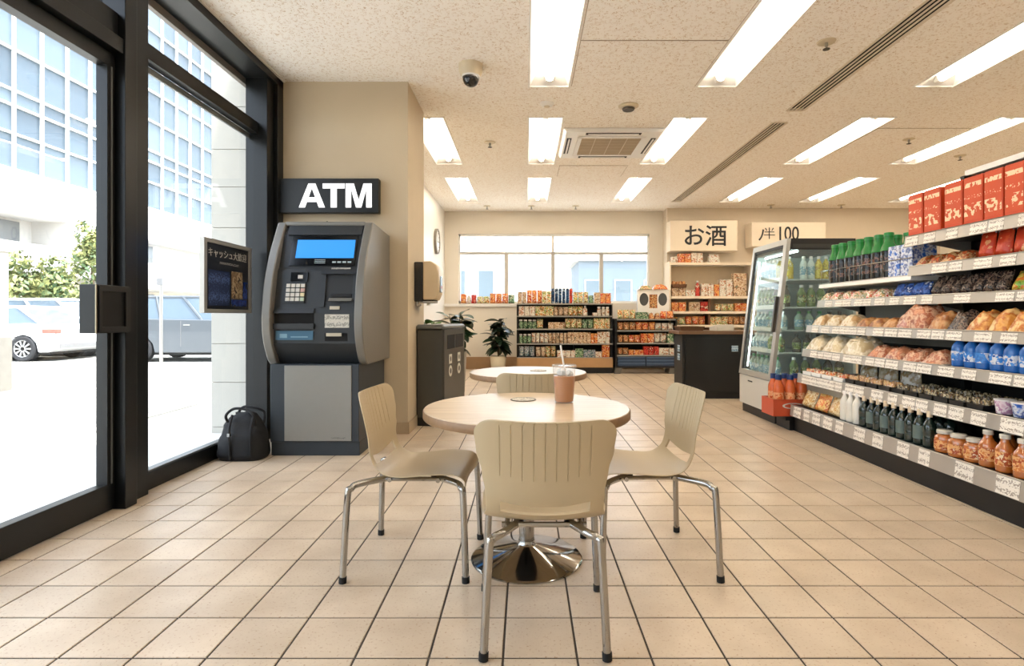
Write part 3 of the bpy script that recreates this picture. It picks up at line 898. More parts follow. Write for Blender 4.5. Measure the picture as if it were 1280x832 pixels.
# fascia between the fins
FP=[(.745,.13),(.80,.10),(.925,.0),(.935,.0),(1.16,.0),(1.175,.0),(1.53,.075),(1.56,.10),(1.86,.205),(1.955,.28)]
def ffy(z):
    for (a,fa),(b,fb) in zip(FP,FP[1:]):
        if z<=b: return fa+(fb-fa)*(z-a)/(b-a)
    return FP[-1][1]
poly=[(y,z) for z,y in FP]+[(.80,1.945),(.80,.745)]
MB().prism(poly,'x',-.34,.35).build('fascia',M_ATMD,atm)
bx('top_cap',M_ATMS,atm,-.34,.35,.235,.83,1.93,1.968,bevel=.01)
bx('rear_body',M_ATMS,atm,-.33,.40,.45,.835,.75,1.93)
def fb(name,mat,x0,x1,z0,z1,d0=.006,d1=None,parent=None,back=.01):
    """box lying on the sloping fascia"""
    d1=d0 if d1 is None else d1
    a,b=ffy(z0),ffy(z1)
    return MB().hexa([(x0,a-d0,z0),(x1,a-d0,z0),(x1,a+back,z0),(x0,a+back,z0),(x0,b-d1,z1),(x1,b-d1,z1),(x1,b+back,z1),(x0,b+back,z1)]).build(name,mat,parent or atm)
fb('apron',M_ATMD,-.335,.345,.76,.92,.006)
hd=fb('screen_bezel',pm('gloss_black',(20,22,25),.15),-.255,.30,1.575,1.835,.012)
fb('screen',emit('blue_screen',(.004,.20,.62),1.0),-.205,.285,1.64,1.80,.016,parent=hd)
for k in range(4): fb('key_light',pm('pale_key',(170,186,190),.4),.11+k*.043,.14+k*.043,1.598,1.611,.015,parent=hd)
for k in range(3): fb('print_line',pm('pale_key',(170,186,190),.4),-.04,.05,1.595+k*.013,1.600+k*.013,.0145,parent=hd)
fb('visor',M_ATMD,-.30,.335,1.845,1.93,.02,.03)
fb('fascia_print',scribble('fascia_letters',(66,69,72),(214,208,198),26,3,.5),.11,.27,1.543,1.557,.008)
bp=fb('keypad_plate',M_ATMD,-.265,-.09,1.26,1.54,.012)
fb('display',pm('gloss_black',(20,22,25),.15),-.215,-.075,1.44,1.515,.016,parent=bp)
fb('display_mark',pm('pale_print',(206,200,190),.5),-.155,-.115,1.462,1.492,.018,parent=bp)
M_KEY=[pm('key_white',(206,202,192),.4),pm('key_green',(176,190,168),.4),pm('key_yellow',(212,200,160),.4),pm('key_red',(196,160,148),.4)]
for r in range(4):
    for c in range(4):
        x=-.242+c*.04; z=1.275+r*.038
        k=fb('key',M_KEY[0] if c<3 else M_KEY[[1,2,3,0][r]],x,x+.031,z,z+.029,.022,parent=bp)
# cash tray on the left: recess built from dark floor, cheeks and lip
rc=fb('tray_recess',M_DARKREC,-.325,-.005,1.085,1.175,.003)
fb('tray_lip',M_ATMD,-.33,0.0,1.175,1.215,.03,.008)
fb('tray_shelf',M_ATMD,-.33,0.0,1.045,1.09,.028,.028)
bp2=fb('note_slot',pm('blue_panel',(64,104,130),.35),-.315,-.01,.955,1.03,.012,.008)
fb('slot_mark',pm('blue_print',(120,156,176),.4),-.28,-.22,.972,1.005,.014,parent=bp2)
fb('slot_mark',pm('blue_print',(120,156,176),.4),-.19,-.05,.975,.985,.014,parent=bp2)
# card reader on the right
cr=fb('card_pocket',pm('pocket_dark',(30,31,33),.5),.075,.315,1.27,1.50,.004)
fb('pocket_hood',M_ATMD,.04,.335,1.50,1.535,.035,.012)
fb('pocket_cheek',M_ATMD,.03,.08,1.225,1.50,.02,.02)
fb('pocket_cheek',M_ATMD,.305,.335,1.225,1.50,.02,.02)
fb('receipt_lip',M_ATMS,.12,.31,1.275,1.30,.045,.03,parent=cr)
fb('receipt_lip',M_BLACK,.13,.30,1.31,1.335,.03,.02,parent=cr)
fb('card_slot',pm('card_slot_beige',(196,186,164),.5),.125,.205,1.205,1.232,.012)
st=fb('sticker',scribble('atm_sticker',(206,202,190),(150,148,140),18,12,.56),.085,.285,1.055,1.165,.004)
cs=fb('receipt_slot',M_DARKREC,.085,.27,.945,1.01,.004)
fb('slot_lip',pm('card_slot_beige',(196,186,164),.5),.10,.225,.985,1.012,.014,parent=cs)
for s,x in ((-1,-.333),(1,.333)):
    pass
MB().lathe([(0,0),(.006,0),(.006,.004),(0,.004)],8).build('camera_eye',M_BLACK,atm,loc=(.02,.232,1.966))

sg=thing('sign_box','black sign box with glowing white ATM letters over the cash machine','sign',(-1.93,5.40,2.31))
bx('housing',pm('black_sign',(10,11,13),.45),sg,-.50,.515,-.075,0.005,-.165,.165,bevel=.004)
M_LET=emit('sign_letters',(1,1,1),1.0)
lh=.115; y0_,y1_=-.080,-.074
la=MB()      # A as one outline plus crossbar
la.prism([(-.125,-lh),(-.067,-lh),(.0,lh*.62),(.0,lh),(-.033,lh)],'y',y0_,y1_).prism([(.125,-lh),(.067,-lh),(.0,lh*.62),(.0,lh),(.033,lh)],'y',y0_,y1_).prism([(-.052,-.062),(.052,-.062),(.036,-.018),(-.036,-.018)],'y',y0_,y1_)
la.build('letter',M_LET,sg,loc=(-.125,0,0))
MB().prism([(-.105,lh),(.105,lh),(.105,lh-.047),(.029,lh-.047),(.029,-lh),(-.029,-lh),(-.029,lh-.047),(-.105,lh-.047)],'y',y0_,y1_).build('letter',M_LET,sg,loc=(.085,0,0))
MB().prism([(-.125,-lh),(-.125,lh),(-.047,lh),(0,-.045),(.047,lh),(.125,lh),(.125,-lh),(.073,-lh),(.073,.062),(.025,-lh),(-.025,-lh),(-.073,.062),(-.073,-lh)],'y',y0_,y1_).build('letter',M_LET,sg,loc=(.325,0,0))

# framed poster on the glass
ps=thing('poster_frame','silver framed dark blue bilingual poster fixed to the window glass','poster',(-2.50,4.64,1.47))
M_ALU=pm('aluminium',(176,172,164),.4,metal=.6,var=.04)
for a in ((-.37,-.33,-.295,.295),(.33,.37,-.295,.295)): bx('frame_bar',M_ALU,ps,-.018,.022,a[0],a[1],a[2],a[3],bevel=.002)
for a in ((-.33,.33,-.295,-.262),(-.33,.33,.262,.295)): bx('frame_bar',M_ALU,ps,-.018,.022,a[0],a[1],a[2],a[3],bevel=.002)
sh=bx('sheet',pm('navy_sheet',(14,18,30),.35),ps,-.015,.008,-.33,.33,-.262,.262)
RX=(pi/2,0,pi/2)
text('heading','キャッシュ大歓迎',.075,pm('pale_print',(206,200,190),.5),sh,(.0095,0,.185),rot=RX,extrude=.0005)
bx('subheading',scribble('sub_print',(14,18,30),(150,148,146),40,3,.5),sh,.008,.0095,-.13,.17,.105,.125)
bx('picture',scribble('poster_blue',(24,40,78),(70,92,140),26,22,.57),sh,.008,.0095,-.29,.02,-.235,.05)
bx('picture',printed('poster_tan',[(170,140,104),(140,112,84),(190,160,120),(84,70,62)],26),sh,.008,.0095,.05,.23,-.17,.06)
bx('picture',printed('poster_navy',[(24,44,110),(40,70,150),(16,22,44)],22),sh,.008,.0095,.05,.30,-.235,-.18)
bx('picture',printed('poster_navy',[(24,44,110),(40,70,150),(16,22,44)],22),sh,.008,.0095,.24,.31,-.17,-.02)

# holdall on the floor
def bag():
    t=thing('holdall','slouched black fabric holdall on the floor beside the cash machine','bag',(-2.285,4.50,0))
    M=pm('black_canvas',(15,15,17),.75,var=.25,scale=14,bump=.5,bscale=45)
    mb=MB(); nu,nv=40,18; vs=[]; fs=[]
    for j in range(nv+1):
        t_=j/nv
        z=.36*min(1,t_*1.02)
        rx=lerp_tab([(0,.175),(.08,.19),(.4,.185),(.75,.15),(.92,.11),(1,.06)],t_)
        ry=lerp_tab([(0,.12),(.1,.135),(.45,.12),(.8,.07),(.95,.035),(1,.012)],t_)
        for i in range(nu):
            a=2*pi*i/nu
            c,s_=cos(a),sin(a)
            x=rx*math.copysign(abs(c)**.6,c); y=ry*math.copysign(abs(s_)**.7,s_)
            n=mnoise.noise(Vector((x*9,y*9,z*8)))*.016+mnoise.noise(Vector((x*25,y*25,z*18)))*.006
            k=1+n/max(.08,rx)*(.4 if j<2 else 1)
            sag=.02*sin(x*16+.6)*t_
            vs.append((x*k-.01*t_,y*k,max(0,z+sag*(1 if t_>.5 else 0))))
    for j in range(nv):
        for i in range(nu): fs.append((j*nu+i,j*nu+(i+1)%nu,(j+1)*nu+(i+1)%nu,(j+1)*nu+i))
    fs.append(tuple(range(nu))); fs.append(tuple(nv*nu+i for i in range(nu)))
    mb.add(vs,fs).build('body',M,t,True,ang=80)
    for y,dx in ((-.045,0),(.045,.03)):
        pth=crom([(-.10+dx,y,.28),(-.115+dx,y*1.5,.35),(-.06+dx,y*1.2,.405),(.03+dx,y,.40),(.10+dx,y*1.4,.36),(.105+dx,y,.27)],6)
        MB().tube(pth,.011,7).build('handle',M,t,True)
    MB().tube(crom([(-.06,-.075,.36),(-.055,-.13,.26),(-.05,-.135,.12),(-.045,-.14,.02)],5),.010,6).build('strap',M,t,True)
    MB().tube(crom([(.10,-.06,.34),(.11,-.12,.24),(.115,-.135,.05)],5),.010,6).build('strap',M,t,True)
    bx('strap_loop',M_STEEL,t,-.065,-.045,-.145,-.12,.20,.225)
    bx('zip',pm('dark_zip',(40,40,42),.5),t,-.07,.07,-.006,.006,.355,.372)
bag()

# waste bin beside the pillar
bn=thing('waste_bin','tall dark grey twin waste bin beside the pillar','bin',(-.92,6.18,0),radians(-9))
M_BIN=pm('dark_bin_paint',(72,71,66),.42,metal=.2,var=.06)
M_BINL=pm('bin_lid',(112,112,108),.4,metal=.3,var=.05)
bx('base',M_BLACK,bn,-.155,.125,-.40,.38,0,.09)
MB().cbox(-.165,.13,-.41,.40,.09,1.02,.02).build('body',M_BIN,bn)
MB().cbox(-.168,.14,-.42,.41,1.02,1.062,.018).build('lid',M_BINL,bn)
fp=bx('front_panel',M_BIN,bn,.13,.138,-.40,.39,.10,1.01,bevel=.002)
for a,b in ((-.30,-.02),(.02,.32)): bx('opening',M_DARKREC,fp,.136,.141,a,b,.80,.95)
for a in (-.16,.17):
    bx('pictogram',pm('pale_sticker',(206,206,196),.5),fp,.138,.1405,a-.07,a+.03,.64,.74)
    MB().prism([(a-.02+.06*cos(2*pi*k/16),.56+.06*sin(2*pi*k/16)) for k in range(16)],'x',.138,.141).build('pictogram',pm('pale_sticker',(206,206,196),.5),fp)
    MB().prism([(a-.02+.03*cos(2*pi*k/16),.56+.03*sin(2*pi*k/16)) for k in range(16)],'x',.140,.142).build('pictogram_centre',M_BIN,fp)
    MB().prism([(a-.02+.02*cos(2*pi*k/12),.69+.028*sin(2*pi*k/12)) for k in range(12)],'x',.140,.142).build('pictogram_centre',M_BIN,fp)

# paper towel dispenser on the pillar side
pd=thing('towel_dispenser','cream and black paper towel dispenser mounted on the pillar side','dispenser',(-1.15,5.86,1.27))
bx('back_box',M_BLACK,pd,0,.09,-.15,.15,.03,.44,bevel=.008)
MB().prism([(.09,.05),(.09,.445),(.17,.45),(.23,.41),(.255,.33),(.25,.12),(.22,.05)],'y',-.15,.15).build('cover',pm('cream_dispenser',(206,186,152),.4,var=.03),pd,True,bevel=.012)
bx('window',pm('gloss_black',(20,22,25),.15),pd,.236,.258,-.06,.08,.13,.30,bevel=.004)
bx('window_mark',pm('red_lens',(196,96,84),.25),pd,.256,.260,-.02,.03,.17,.2)
bx('slot',M_DARKREC,pd,.06,.20,-.13,.13,.028,.052)
MB().tube([(.05,-.13,.025),(.24,-.13,.025)],.012,8).build('tear_bar',M_STEEL,pd,True)
bx('paper_tail',pm('paper',(236,230,216),.8),pd,.12,.125,-.10,.10,-.01,.05)
MB().tube(crom([(.03,-.13,.03),(.03,-.13,-.01),(.07,-.13,.0)],5),.012,8).build('hook',M_STEEL,pd,True)

# clock on the side wall
ck=thing('wall_clock','round white wall clock high on the side wall','clock',(-1.77,10.9,2.62))
def latx(prof,n=28):
    m=MB().lathe(prof,n); m.v=[(c,a,b) for a,b,c in m.v]; return m
latx([(0,.0),(.25,0),(.25,.05),(.225,.055),(.22,.035),(0,.035)]).build('case',pm('grey_clock_rim',(128,122,112),.4),ck,True)
latx([(0,.036),(.218,.036),(.218,.038),(0,.038)]).build('dial',M_WHITE,ck)
bx('hand',M_BLACK,ck,.040,.043,-.008,.008,-.02,.17); bx('hand',M_BLACK,ck,.040,.043,-.008,.12,-.008,.008)
for k in range(12):
    a=2*pi*k/12
    MB().box(.0385,.041,.19*cos(a)-.01,.19*cos(a)+.01,.19*sin(a)-.01,.19*sin(a)+.01).build('hour_mark',M_BLACK,ck)

# ------------------------------------------------------------------ plants
M_LEAF=mat_leaf('glossy_leaf',(20,40,24),(48,78,44)); M_LEAF.node_tree.nodes['Principled BSDF'].inputs['Roughness'].default_value=.32
M_LEAF2=mat_leaf('bright_leaf',(44,84,40),(96,132,66))
M_SOIL=pm('soil',(52,40,30),.95)
def leaf_mesh(L,W,name,mat,droop=.35):
    mb=MB(); n=7; vs=[]; fs=[]
    for i in range(n+1):
        t=i/n; w=W*sin(pi*min(1,t*.93+.05))**.8*.5
        x=L*t; z=-droop*L*t*t
        vs+=[(x,-w,z+.15*w),(x,0,z-.10*w),(x,w,z+.15*w)]
    for i in range(n):
        a=i*3
        fs+=[(a,a+3,a+4,a+1),(a+1,a+4,a+5,a+2)]
    return mb.add(vs,fs).mesh(name,mat,True,80)
def plant(name,label,loc,pot_r,pot_h,potmat,crown,nleaf,L,W,leafmat,seed,stem_h,spread,droop=.35):
    rnd=random.Random(seed)
    t=thing(name,label,'plant',loc)
    pt=MB().lathe([(0,0),(pot_r*.78,0),(pot_r*.82,.01),(pot_r,pot_h*.92),(pot_r*1.02,pot_h),(pot_r*.93,pot_h),(pot_r*.9,pot_h*.9),(0,pot_h*.88)],24).build('pot',potmat,t,True)
    MB().lathe([(0,pot_h*.9),(pot_r*.9,pot_h*.9)],16).build('soil',M_SOIL,pt)
    me=leaf_mesh(L,W,'leaf',leafmat,droop)
    stems=max(2,nleaf//9)
    tips=[]
    for k in range(stems):
        a=rnd.uniform(0,2*pi); h=stem_h*rnd.uniform(.75,1.05)
        p=crom([(0,0,pot_h*.85),(.03*cos(a),.03*sin(a),pot_h+h*.4),(spread*.5*cos(a),spread*.5*sin(a),pot_h+h)],5)
        MB().tube(p,[.013-.008*i/(len(p)-1) for i in range(len(p))],6).build('stem',M_BARK,t,True)
        tips.append(p)
    for k in range(nleaf):
        p=tips[k%stems]; f=rnd.uniform(crown,1.0); q=p[min(len(p)-1,int(f*(len(p)-1)))]
        o=obj('leaf',me,t,loc=q)
        a=rnd.uniform(0,2*pi)
        o.rotation_euler=(rnd.uniform(-.4,.4),rnd.uniform(-.75,.35),a)
        s=rnd.uniform(.75,1.15); o.scale=(s,s,s)
    return t
plant('potted_plant','dark leafy shrub in a round cream pot by the back shelves',(-.56,11.30,0),.165,.34,pm('cream_pot',(222,214,192),.6,var=.03),.42,90,.27,.14,M_LEAF,4,.74,.26,.45)
plant('potted_plant','glossy broad leaved plant behind the waste bin, right one',(-1.05,8.35,0),.16,.62,pm('grey_pot',(150,146,138),.6),.35,60,.28,.16,M_LEAF,9,.58,.20,.35)
plant('potted_plant','small bright green plant behind the waste bin under the towel dispenser',(-1.36,7.9,0),.13,.74,pm('dark_pot',(46,46,44),.5),.3,44,.17,.09,M_LEAF2,11,.36,.12,.3)

# ------------------------------------------------------------------ tables
def mat_wood():
    m,nt,b=new_mat('pale_wood_laminate'); L=nt.links
    tc=nt.nodes.new('ShaderNodeTexCoord'); mp=nt.nodes.new('ShaderNodeMapping'); mp.inputs['Scale'].default_value=(2,26,26); mp.inputs['Rotation'].default_value=(0,0,.35)
    L.new(tc.outputs['Object'],mp.inputs['Vector'])
    nz=nt.nodes.new('ShaderNodeTexNoise'); nz.inputs['Scale'].default_value=1.6; nz.inputs['Detail'].default_value=6; nz.inputs['Distortion'].default_value=.6
    L.new(mp.outputs[0],nz.inputs['Vector'])
    r=nt.nodes.new('ShaderNodeValToRGB'); r.color_ramp.elements[0].position=.3; r.color_ramp.elements[0].color=srgb(192,166,134); r.color_ramp.elements[1].position=.7; r.color_ramp.elements[1].color=srgb(216,194,164)
    L.new(nz.outputs['Fac'],r.inputs[0]); L.new(r.outputs[0],b.inputs['Base Color']); b.inputs['Roughness'].default_value=.28
    return m
M_WOOD=mat_wood()
M_WEDGE=pm('wood_edge_band',(138,106,74),.5,var=.25,scale=40)
def table(label,loc,R):
    t=thing('round_table',label,'table',loc)
    MB().lathe([(0,.676),(R-.006,.676),(R,.682),(R,.714),(R-.004,.72),(0,.72)],64).build('tabletop',M_WOOD,t,True,ang=35)
    MB().lathe([(R-.001,.680),(R+.0015,.683),(R+.0015,.714),(R-.001,.717)],64).build('edge_band',M_WEDGE,t,True)
    MB().lathe([(.036,.05),(.036,.66),(0,.66)],24).build('pedestal',M_CHROME,t,True)
    MB().lathe([(0,.65),(.17,.655),(.17,.677),(0,.677)],24).build('mounting_plate',M_BLACK,t)
    MB().lathe([(0,0),(.262,0),(.264,.006),(.255,.013),(.048,.068),(.041,.074),(.038,.09),(0,.09)],48).build('base',M_CHROME,t,True,ang=60)
    return t
T1=(.005,2.635,0); T2=(.02,4.30,0)
table('round pale wood cafe table with the iced coffee, nearest the viewer',T1,.485)
table('round pale wood cafe table standing behind the nearest one',T2,.45)
def disc(label,x,y,r):
    t=thing('table_disc',label,'table disc',(x,y,.72))
    MB().lathe([(0,0),(r,0),(r,.003),(r*.93,.0045),(r*.9,.003),(0,.003)],32).build('ring',pm('dark_ring',(96,92,84),.35,metal=.8),t,True)
    MB().lathe([(0,.0032),(r*.88,.0032),(r*.88,.0036),(0,.0036)],32).build('printed_face',scribble('disc_print',(206,198,180),(84,78,68),10,10,.50),t)
disc('small round silver disc with print set on the nearest table',-.012,2.85,.066)
disc('small round silver disc with print set on the table behind',.10,4.36,.066)

# iced coffee
cp=thing('iced_coffee','clear plastic cup of milky iced coffee with lid and straw','drink',(.193,2.77,.72))
M_PET=glass('clear_plastic',(.96,.96,.95),1.35,haze=.10)
MB().lathe([(0,.002),(.044,.002),(.046,.006),(.050,.06),(.056,.165),(.0585,.178)],32).build('cup',M_PET,cp,True)
cof=MB().lathe([(0,.006),(.043,.006),(.0445,.012),(.0535,.132),(0,.134)],32).build('coffee',pm('milky_coffee',(182,114,50),.3,var=.06,scale=12),cp,True)
ld=MB().lathe([(.0595,.176),(.062,.178),(.062,.186),(.056,.189),(.052,.184),(.01,.186),(.01,.184)],32).build('lid',M_PET,cp,True)
MB().tube([(.02,0,.09),(-.003,-.005,.19),(-.018,-.008,.285)],.0048,10).build('straw',pm('white_straw',(232,228,222),.4),cp,True)
rnd=random.Random(2)
for k in range(9):
    a=rnd.uniform(0,2*pi); r=rnd.uniform(.005,.034); z=.140+rnd.uniform(0,.012); s=.011
    o=MB().cbox(-s,s,-s,s,-s,s,.003).build('ice_cube',glass('ice',(.95,.94,.92),1.31,haze=.55),cp,loc=(r*cos(a),r*sin(a),z)); o.rotation_euler=(rnd.uniform(0,3),rnd.uniform(0,3),rnd.uniform(0,3))

# ------------------------------------------------------------------ chairs
M_SHELL=pm('beige_polypropylene',(188,170,138),.42,var=.025,scale=5,bump=.10,bscale=500)
PR=[(.235,.398),(.236,.418),(.222,.434),(.19,.441),(.11,.440),(.02,.431),(-.055,.428),(-.115,.438),(-.160,.466),(-.188,.508),(-.203,.556),(-.212,.61),(-.225,.675),(-.242,.745),(-.255,.803)]
PC=[(p.x,p.y) for p in crom([(a,b,0) for a,b in PR],4)]
def shell_mesh():
    S=[0]
    for a,b in zip(PC,PC[1:]): S.append(S[-1]+math.hypot(b[0]-a[0],b[1]-a[1]))
    T=S[-1]
    # refine v so that rounded ends and groove ends are smooth
    vs_=[]
    n=64
    for k in range(n+1): vs_.append(T*k/n)
    def s_of_z(zz):
        for i in range(len(S)-1):
            if S[i]>.3 and PC[i][1]<=zz<=PC[i+1][1]: return S[i]+(zz-PC[i][1])/(PC[i+1][1]-PC[i][1])*(S[i+1]-S[i])
    HB,HT=s_of_z(.472),s_of_z(.506)
    vs_=[x for x in vs_ if min(abs(x-HB),abs(x-HT))>.004]+[HB,HT]
    extra=[.002,.006,.012,.02,T-.002,T-.005,T-.009,T-.015,T-.022,T-.03,T-.04]
    vs_=sorted(set(round(x,5) for x in vs_+extra))
    def at(s):
        for i in range(len(S)-1):
            if s<=S[i+1]+1e-9:
                t=(s-S[i])/max(1e-9,S[i+1]-S[i]); a,b=PC[i],PC[i+1]
                return (a[0]+(b[0]-a[0])*t,a[1]+(b[1]-a[1])*t)
        return PC[-1]
    WT_=[(0,.205),(.06,.222),(.16,.232),(.27,.228),(.38,.212),(.46,.202),(.53,.204),(.60,.216),(.67,.234),(.74,.241),(.82,.234),(T,.218)]
    def hw(s):
        w=lerp_tab(WT_,s)
        for d,r in ((T-s,.06),(s,.03)):
            if d<r: w=w-r+sqrt(max(0,r*r-(r-d)**2))
        return w
    GC=[-.152+.038*k for k in range(9)]     # groove centres in metres
    us=set()
    for g in GC:
        for d in (-.0026,-.0012,.0012,.0026): us.add(round((g+d)/.232,4))
    for u in (-1,-.985,-.96,-.92,-.86,-.78,.78,.86,.92,.96,.985,1): us.add(u)
    us|={-.70,.70}
    us=sorted(us)
    GV0=.60; GV1=.78  # groove range along s (back)
    def point(u,s,side):
        for c0,am in ((HT,.016),(HB,.008)):      # bowed upper and lower edge of the opening
            k=max(0,1-abs(s-c0)/.035)
            s=s+am*k*k*(min(abs(u),.9)/.7)**2*.9
        y,z=at(s)
        w=hw(s)
        a=min(.16,w*.75); u0=.16/.232           # grooves stay parallel, only the margins follow the outline
        x=u/u0*a if abs(u)<=u0 else math.copysign(a+(abs(u)-u0)/(1-u0)*(w-a),u)
        back=min(1,max(0,(s-.38)/.2))
        dish=(x*x)*(.40*(1-back)+.80*back)          # edges come forward/up
        edge=(1-(abs(u))**14)
        th=.0045*(.35+.65*edge)
        for g in GC:
            g_end=GV1-.0+(.012 if abs(g)<.12 else -.01)
            g_beg=GV0-.02*(1-abs(g)/.16)
            if g_beg<s<g_end and abs(u*.232-g)<.0016: th-=.0026
        d=dish
        return (x, y+fny(s)[0]*(d+side*th), z+fny(s)[1]*(d+side*th))
    cache={}
    def fny(s):
        k=round(s,5)
        if k not in cache:
            y2,z2=at(min(T,s+.006)); y1,z1=at(max(0,s-.006))
            ty,tz=y2-y1,z2-z1; l=math.hypot(ty,tz); ty/=l; tz/=l
            # going from seat front backwards and up: top/front side is to the right of travel -> (tz,-ty) points forward/up
            cache[k]=(tz,-ty)
        return cache[k]
    mb=MB(); nu=len(us); nv=len(vs_)
    def hole(u,s):
        return abs(u)<.70 and HB<s<HT
    for side in (1,-1):
        for s in vs_:
            for u in us: mb.v.append(point(u,s,side))
    N=nu*nv
    live={}
    for j in range(nv-1):
        for i in range(nu-1):
            live[(i,j)]=not hole((us[i]+us[i+1])/2,(vs_[j]+vs_[j+1])/2)
    for (i,j),ok in live.items():
        if not ok: continue
        a,b,c,d=j*nu+i,j*nu+i+1,(j+1)*nu+i+1,(j+1)*nu+i
        mb.f.append((a,b,c,d)); mb.f.append((N+d,N+c,N+b,N+a))
        for (di,dj),(p,q) in (((0,-1),(a,b)),((1,0),(b,c)),((0,1),(c,d)),((-1,0),(d,a))):
            if not live.get((i+di,j+dj),False): mb.f.append((p,q,N+q,N+p))
    return mb.mesh('seat_shell',M_SHELL,True,35)
SHELL=shell_mesh()
M_SEAM=pm('beige_shade_plastic',(176,156,124),.5)
def chair(label,loc,rotz,rear=.23,front=.24,fyf=.25,fyr=-.25,sc=1.0):
    t=thing('cafe_chair',label,'chair',loc,rotz,'beige cafe chairs')
    obj('seat_shell',SHELL,t)
    fr=MB()
    for s in (-1,1): fr.tube([(s*.13,.15,.416),(s*.13,-.13,.412)],.0105,8)
    for y in (.12,-.10): fr.tube([(-.15,y,.413),(.15,y,.413)],.0105,8)
    fr.build('seat_frame',M_CHROME,t,True)
    for s in (-1,1):
        for fx,fyy,ya in ((front,fyf,.10),(rear,fyr,-.08)):
            sg_=1 if fyy>0 else -1
            p=crom([(s*.09,ya,.414),(s*(fx-.065),fyy*.80,.411),(s*(fx-.03),fyy*.90,.398),(s*(fx-.018),fyy*.945,.36),(s*fx,fyy,.006)],7)
            lg=MB().tube(p,.0145,10).build('leg',M_CHROME,t,True)
            d=(p[-1]-p[-2]).normalized(); e=p[-1]
            MB().tube([e-d*.022,e-d*.001+Vector((0,0,-.005))],.0172,10).build('rubber_foot',M_RUBBER,lg,True)
            bx('bracket',M_BLACK,lg,s*.09-.018,s*.09+.018,ya-.02,ya+.02,.404,.424)
    return t
chair('beige plastic chair with chrome legs, back turned to the viewer',(.066,2.06,0),0,rear=.207,front=.235,fyr=-.21,fyf=.26)
chair('beige plastic chair left of the nearest table, facing right',(-.505,2.635,0),radians(-90-3),rear=.265,front=.235,fyf=.26,fyr=-.27)
chair('beige plastic chair right of the nearest table, facing left',(.565,2.655,0),radians(90+4),rear=.28,front=.235,fyf=.25,fyr=-.26)
chair('beige plastic chair tucked in at the table behind, half hidden by the nearest table',(.06,3.57,0),0)

# ------------------------------------------------------------------ service counter
ct=thing('service_counter','black service counter with brown top under the sake sign','counter',(0,0,0))
M_CTB=pm('matt_black_laminate',(22,22,22),.55,var=.08)
bx('body',M_CTB,ct,2.18,3.30,7.7,8.12,.09,.90,bevel=.004)
bx('kick',M_BLACK,ct,2.22,3.28,7.73,8.10,0,.09)
bx('front_panel',pm('black_panel',(15,15,15),.5),ct,2.22,3.26,7.688,7.70,.12,.84)
bx('worktop',pm('brown_worktop',(118,86,60),.45,var=.12,scale=6),ct,2.12,3.34,7.64,8.20,.90,.945,bevel=.004)
for z in (.58,.70): bx('side_notice',scribble('side_card',(186,204,214),(70,110,140),10,6,.55),ct,2.172,2.18,7.82,7.92,z-.05,z+.04)
bx('front_notice',scribble('side_card',(186,204,214),(70,110,140),10,6,.55),ct,2.86,2.95,7.680,7.688,.66,.74)
cb=thing('counter_basket','low brown basket at the left end of the service counter','basket',(2.33,7.9,.945))
MB().prism([(-.15,0),(.15,0),(.17,.055),(-.17,.055)],'y',-.16,.16).build('body',pm('brown_weave',(104,70,44),.8,var=.2,scale=50),cb); MB().tube([(-.17,-.16,.055),(.17,-.16,.055),(.17,.16,.055),(-.17,.16,.055),(-.17,-.16,.055)],.008,6).build('rim',pm('brown_weave',(104,70,44),.8),cb,True)
rg=thing('card_terminal','small white card terminal lying on the service counter','terminal',(2.78,7.86,.945))
MB().prism([(-.16,0),(.16,0),(.16,.05),(-.16,.09)],'x',-.12,.12).build('body',pm('terminal_white',(216,206,188),.5),rg,bevel=.006)
MB().add([(-.09,-.13,.0875),(.09,-.13,.0875),(.09,-.03,.075),(-.09,-.03,.075)],[(0,1,2,3)]).build('screen',pm('dark_screen',(60,62,62),.2),rg)

# ------------------------------------------------------------------ sign boards
M_BOARD=pm('cream_board',(236,222,200),.6,var=.02)
s1=thing('sign_board','cream sign board with black characters for sake above the wall shelf','sign',(3.66,11.38,2.80))
bx('board',M_BOARD,s1,-.69,.69,-.02,.33,-.31,.31,bevel=.004)
text('lettering','お酒',.46,M_BLACK,s1,(.02,-.024,-.03),extrude=.004,offset=.0045)
s2=thing('sign_board','cream sign board reading 100 in black at the back right','sign',(5.4,11.38,2.83))
bx('board',M_BOARD,s2,-.76,.76,-.02,.33,-.25,.25,bevel=.004)
text('lettering','100',.40,M_BLACK,s2,(-.02,-.024,.0),extrude=.004,offset=.002,sx=.78)
text('lettering','半',.26,M_BLACK,s2,(-.40,-.024,.0),extrude=.004,offset=-.002)
text('lettering','ﾉ',.30,M_BLACK,s2,(-.56,-.024,-.03),extrude=.004,offset=.004)
# ------------------------------------------------------------------ product makers (local front = -y, origin at the base)
ME={}
CUR=[.1]
def cached(key, fn):
    if key not in ME: ME[key]=fn()
    return ME[key]

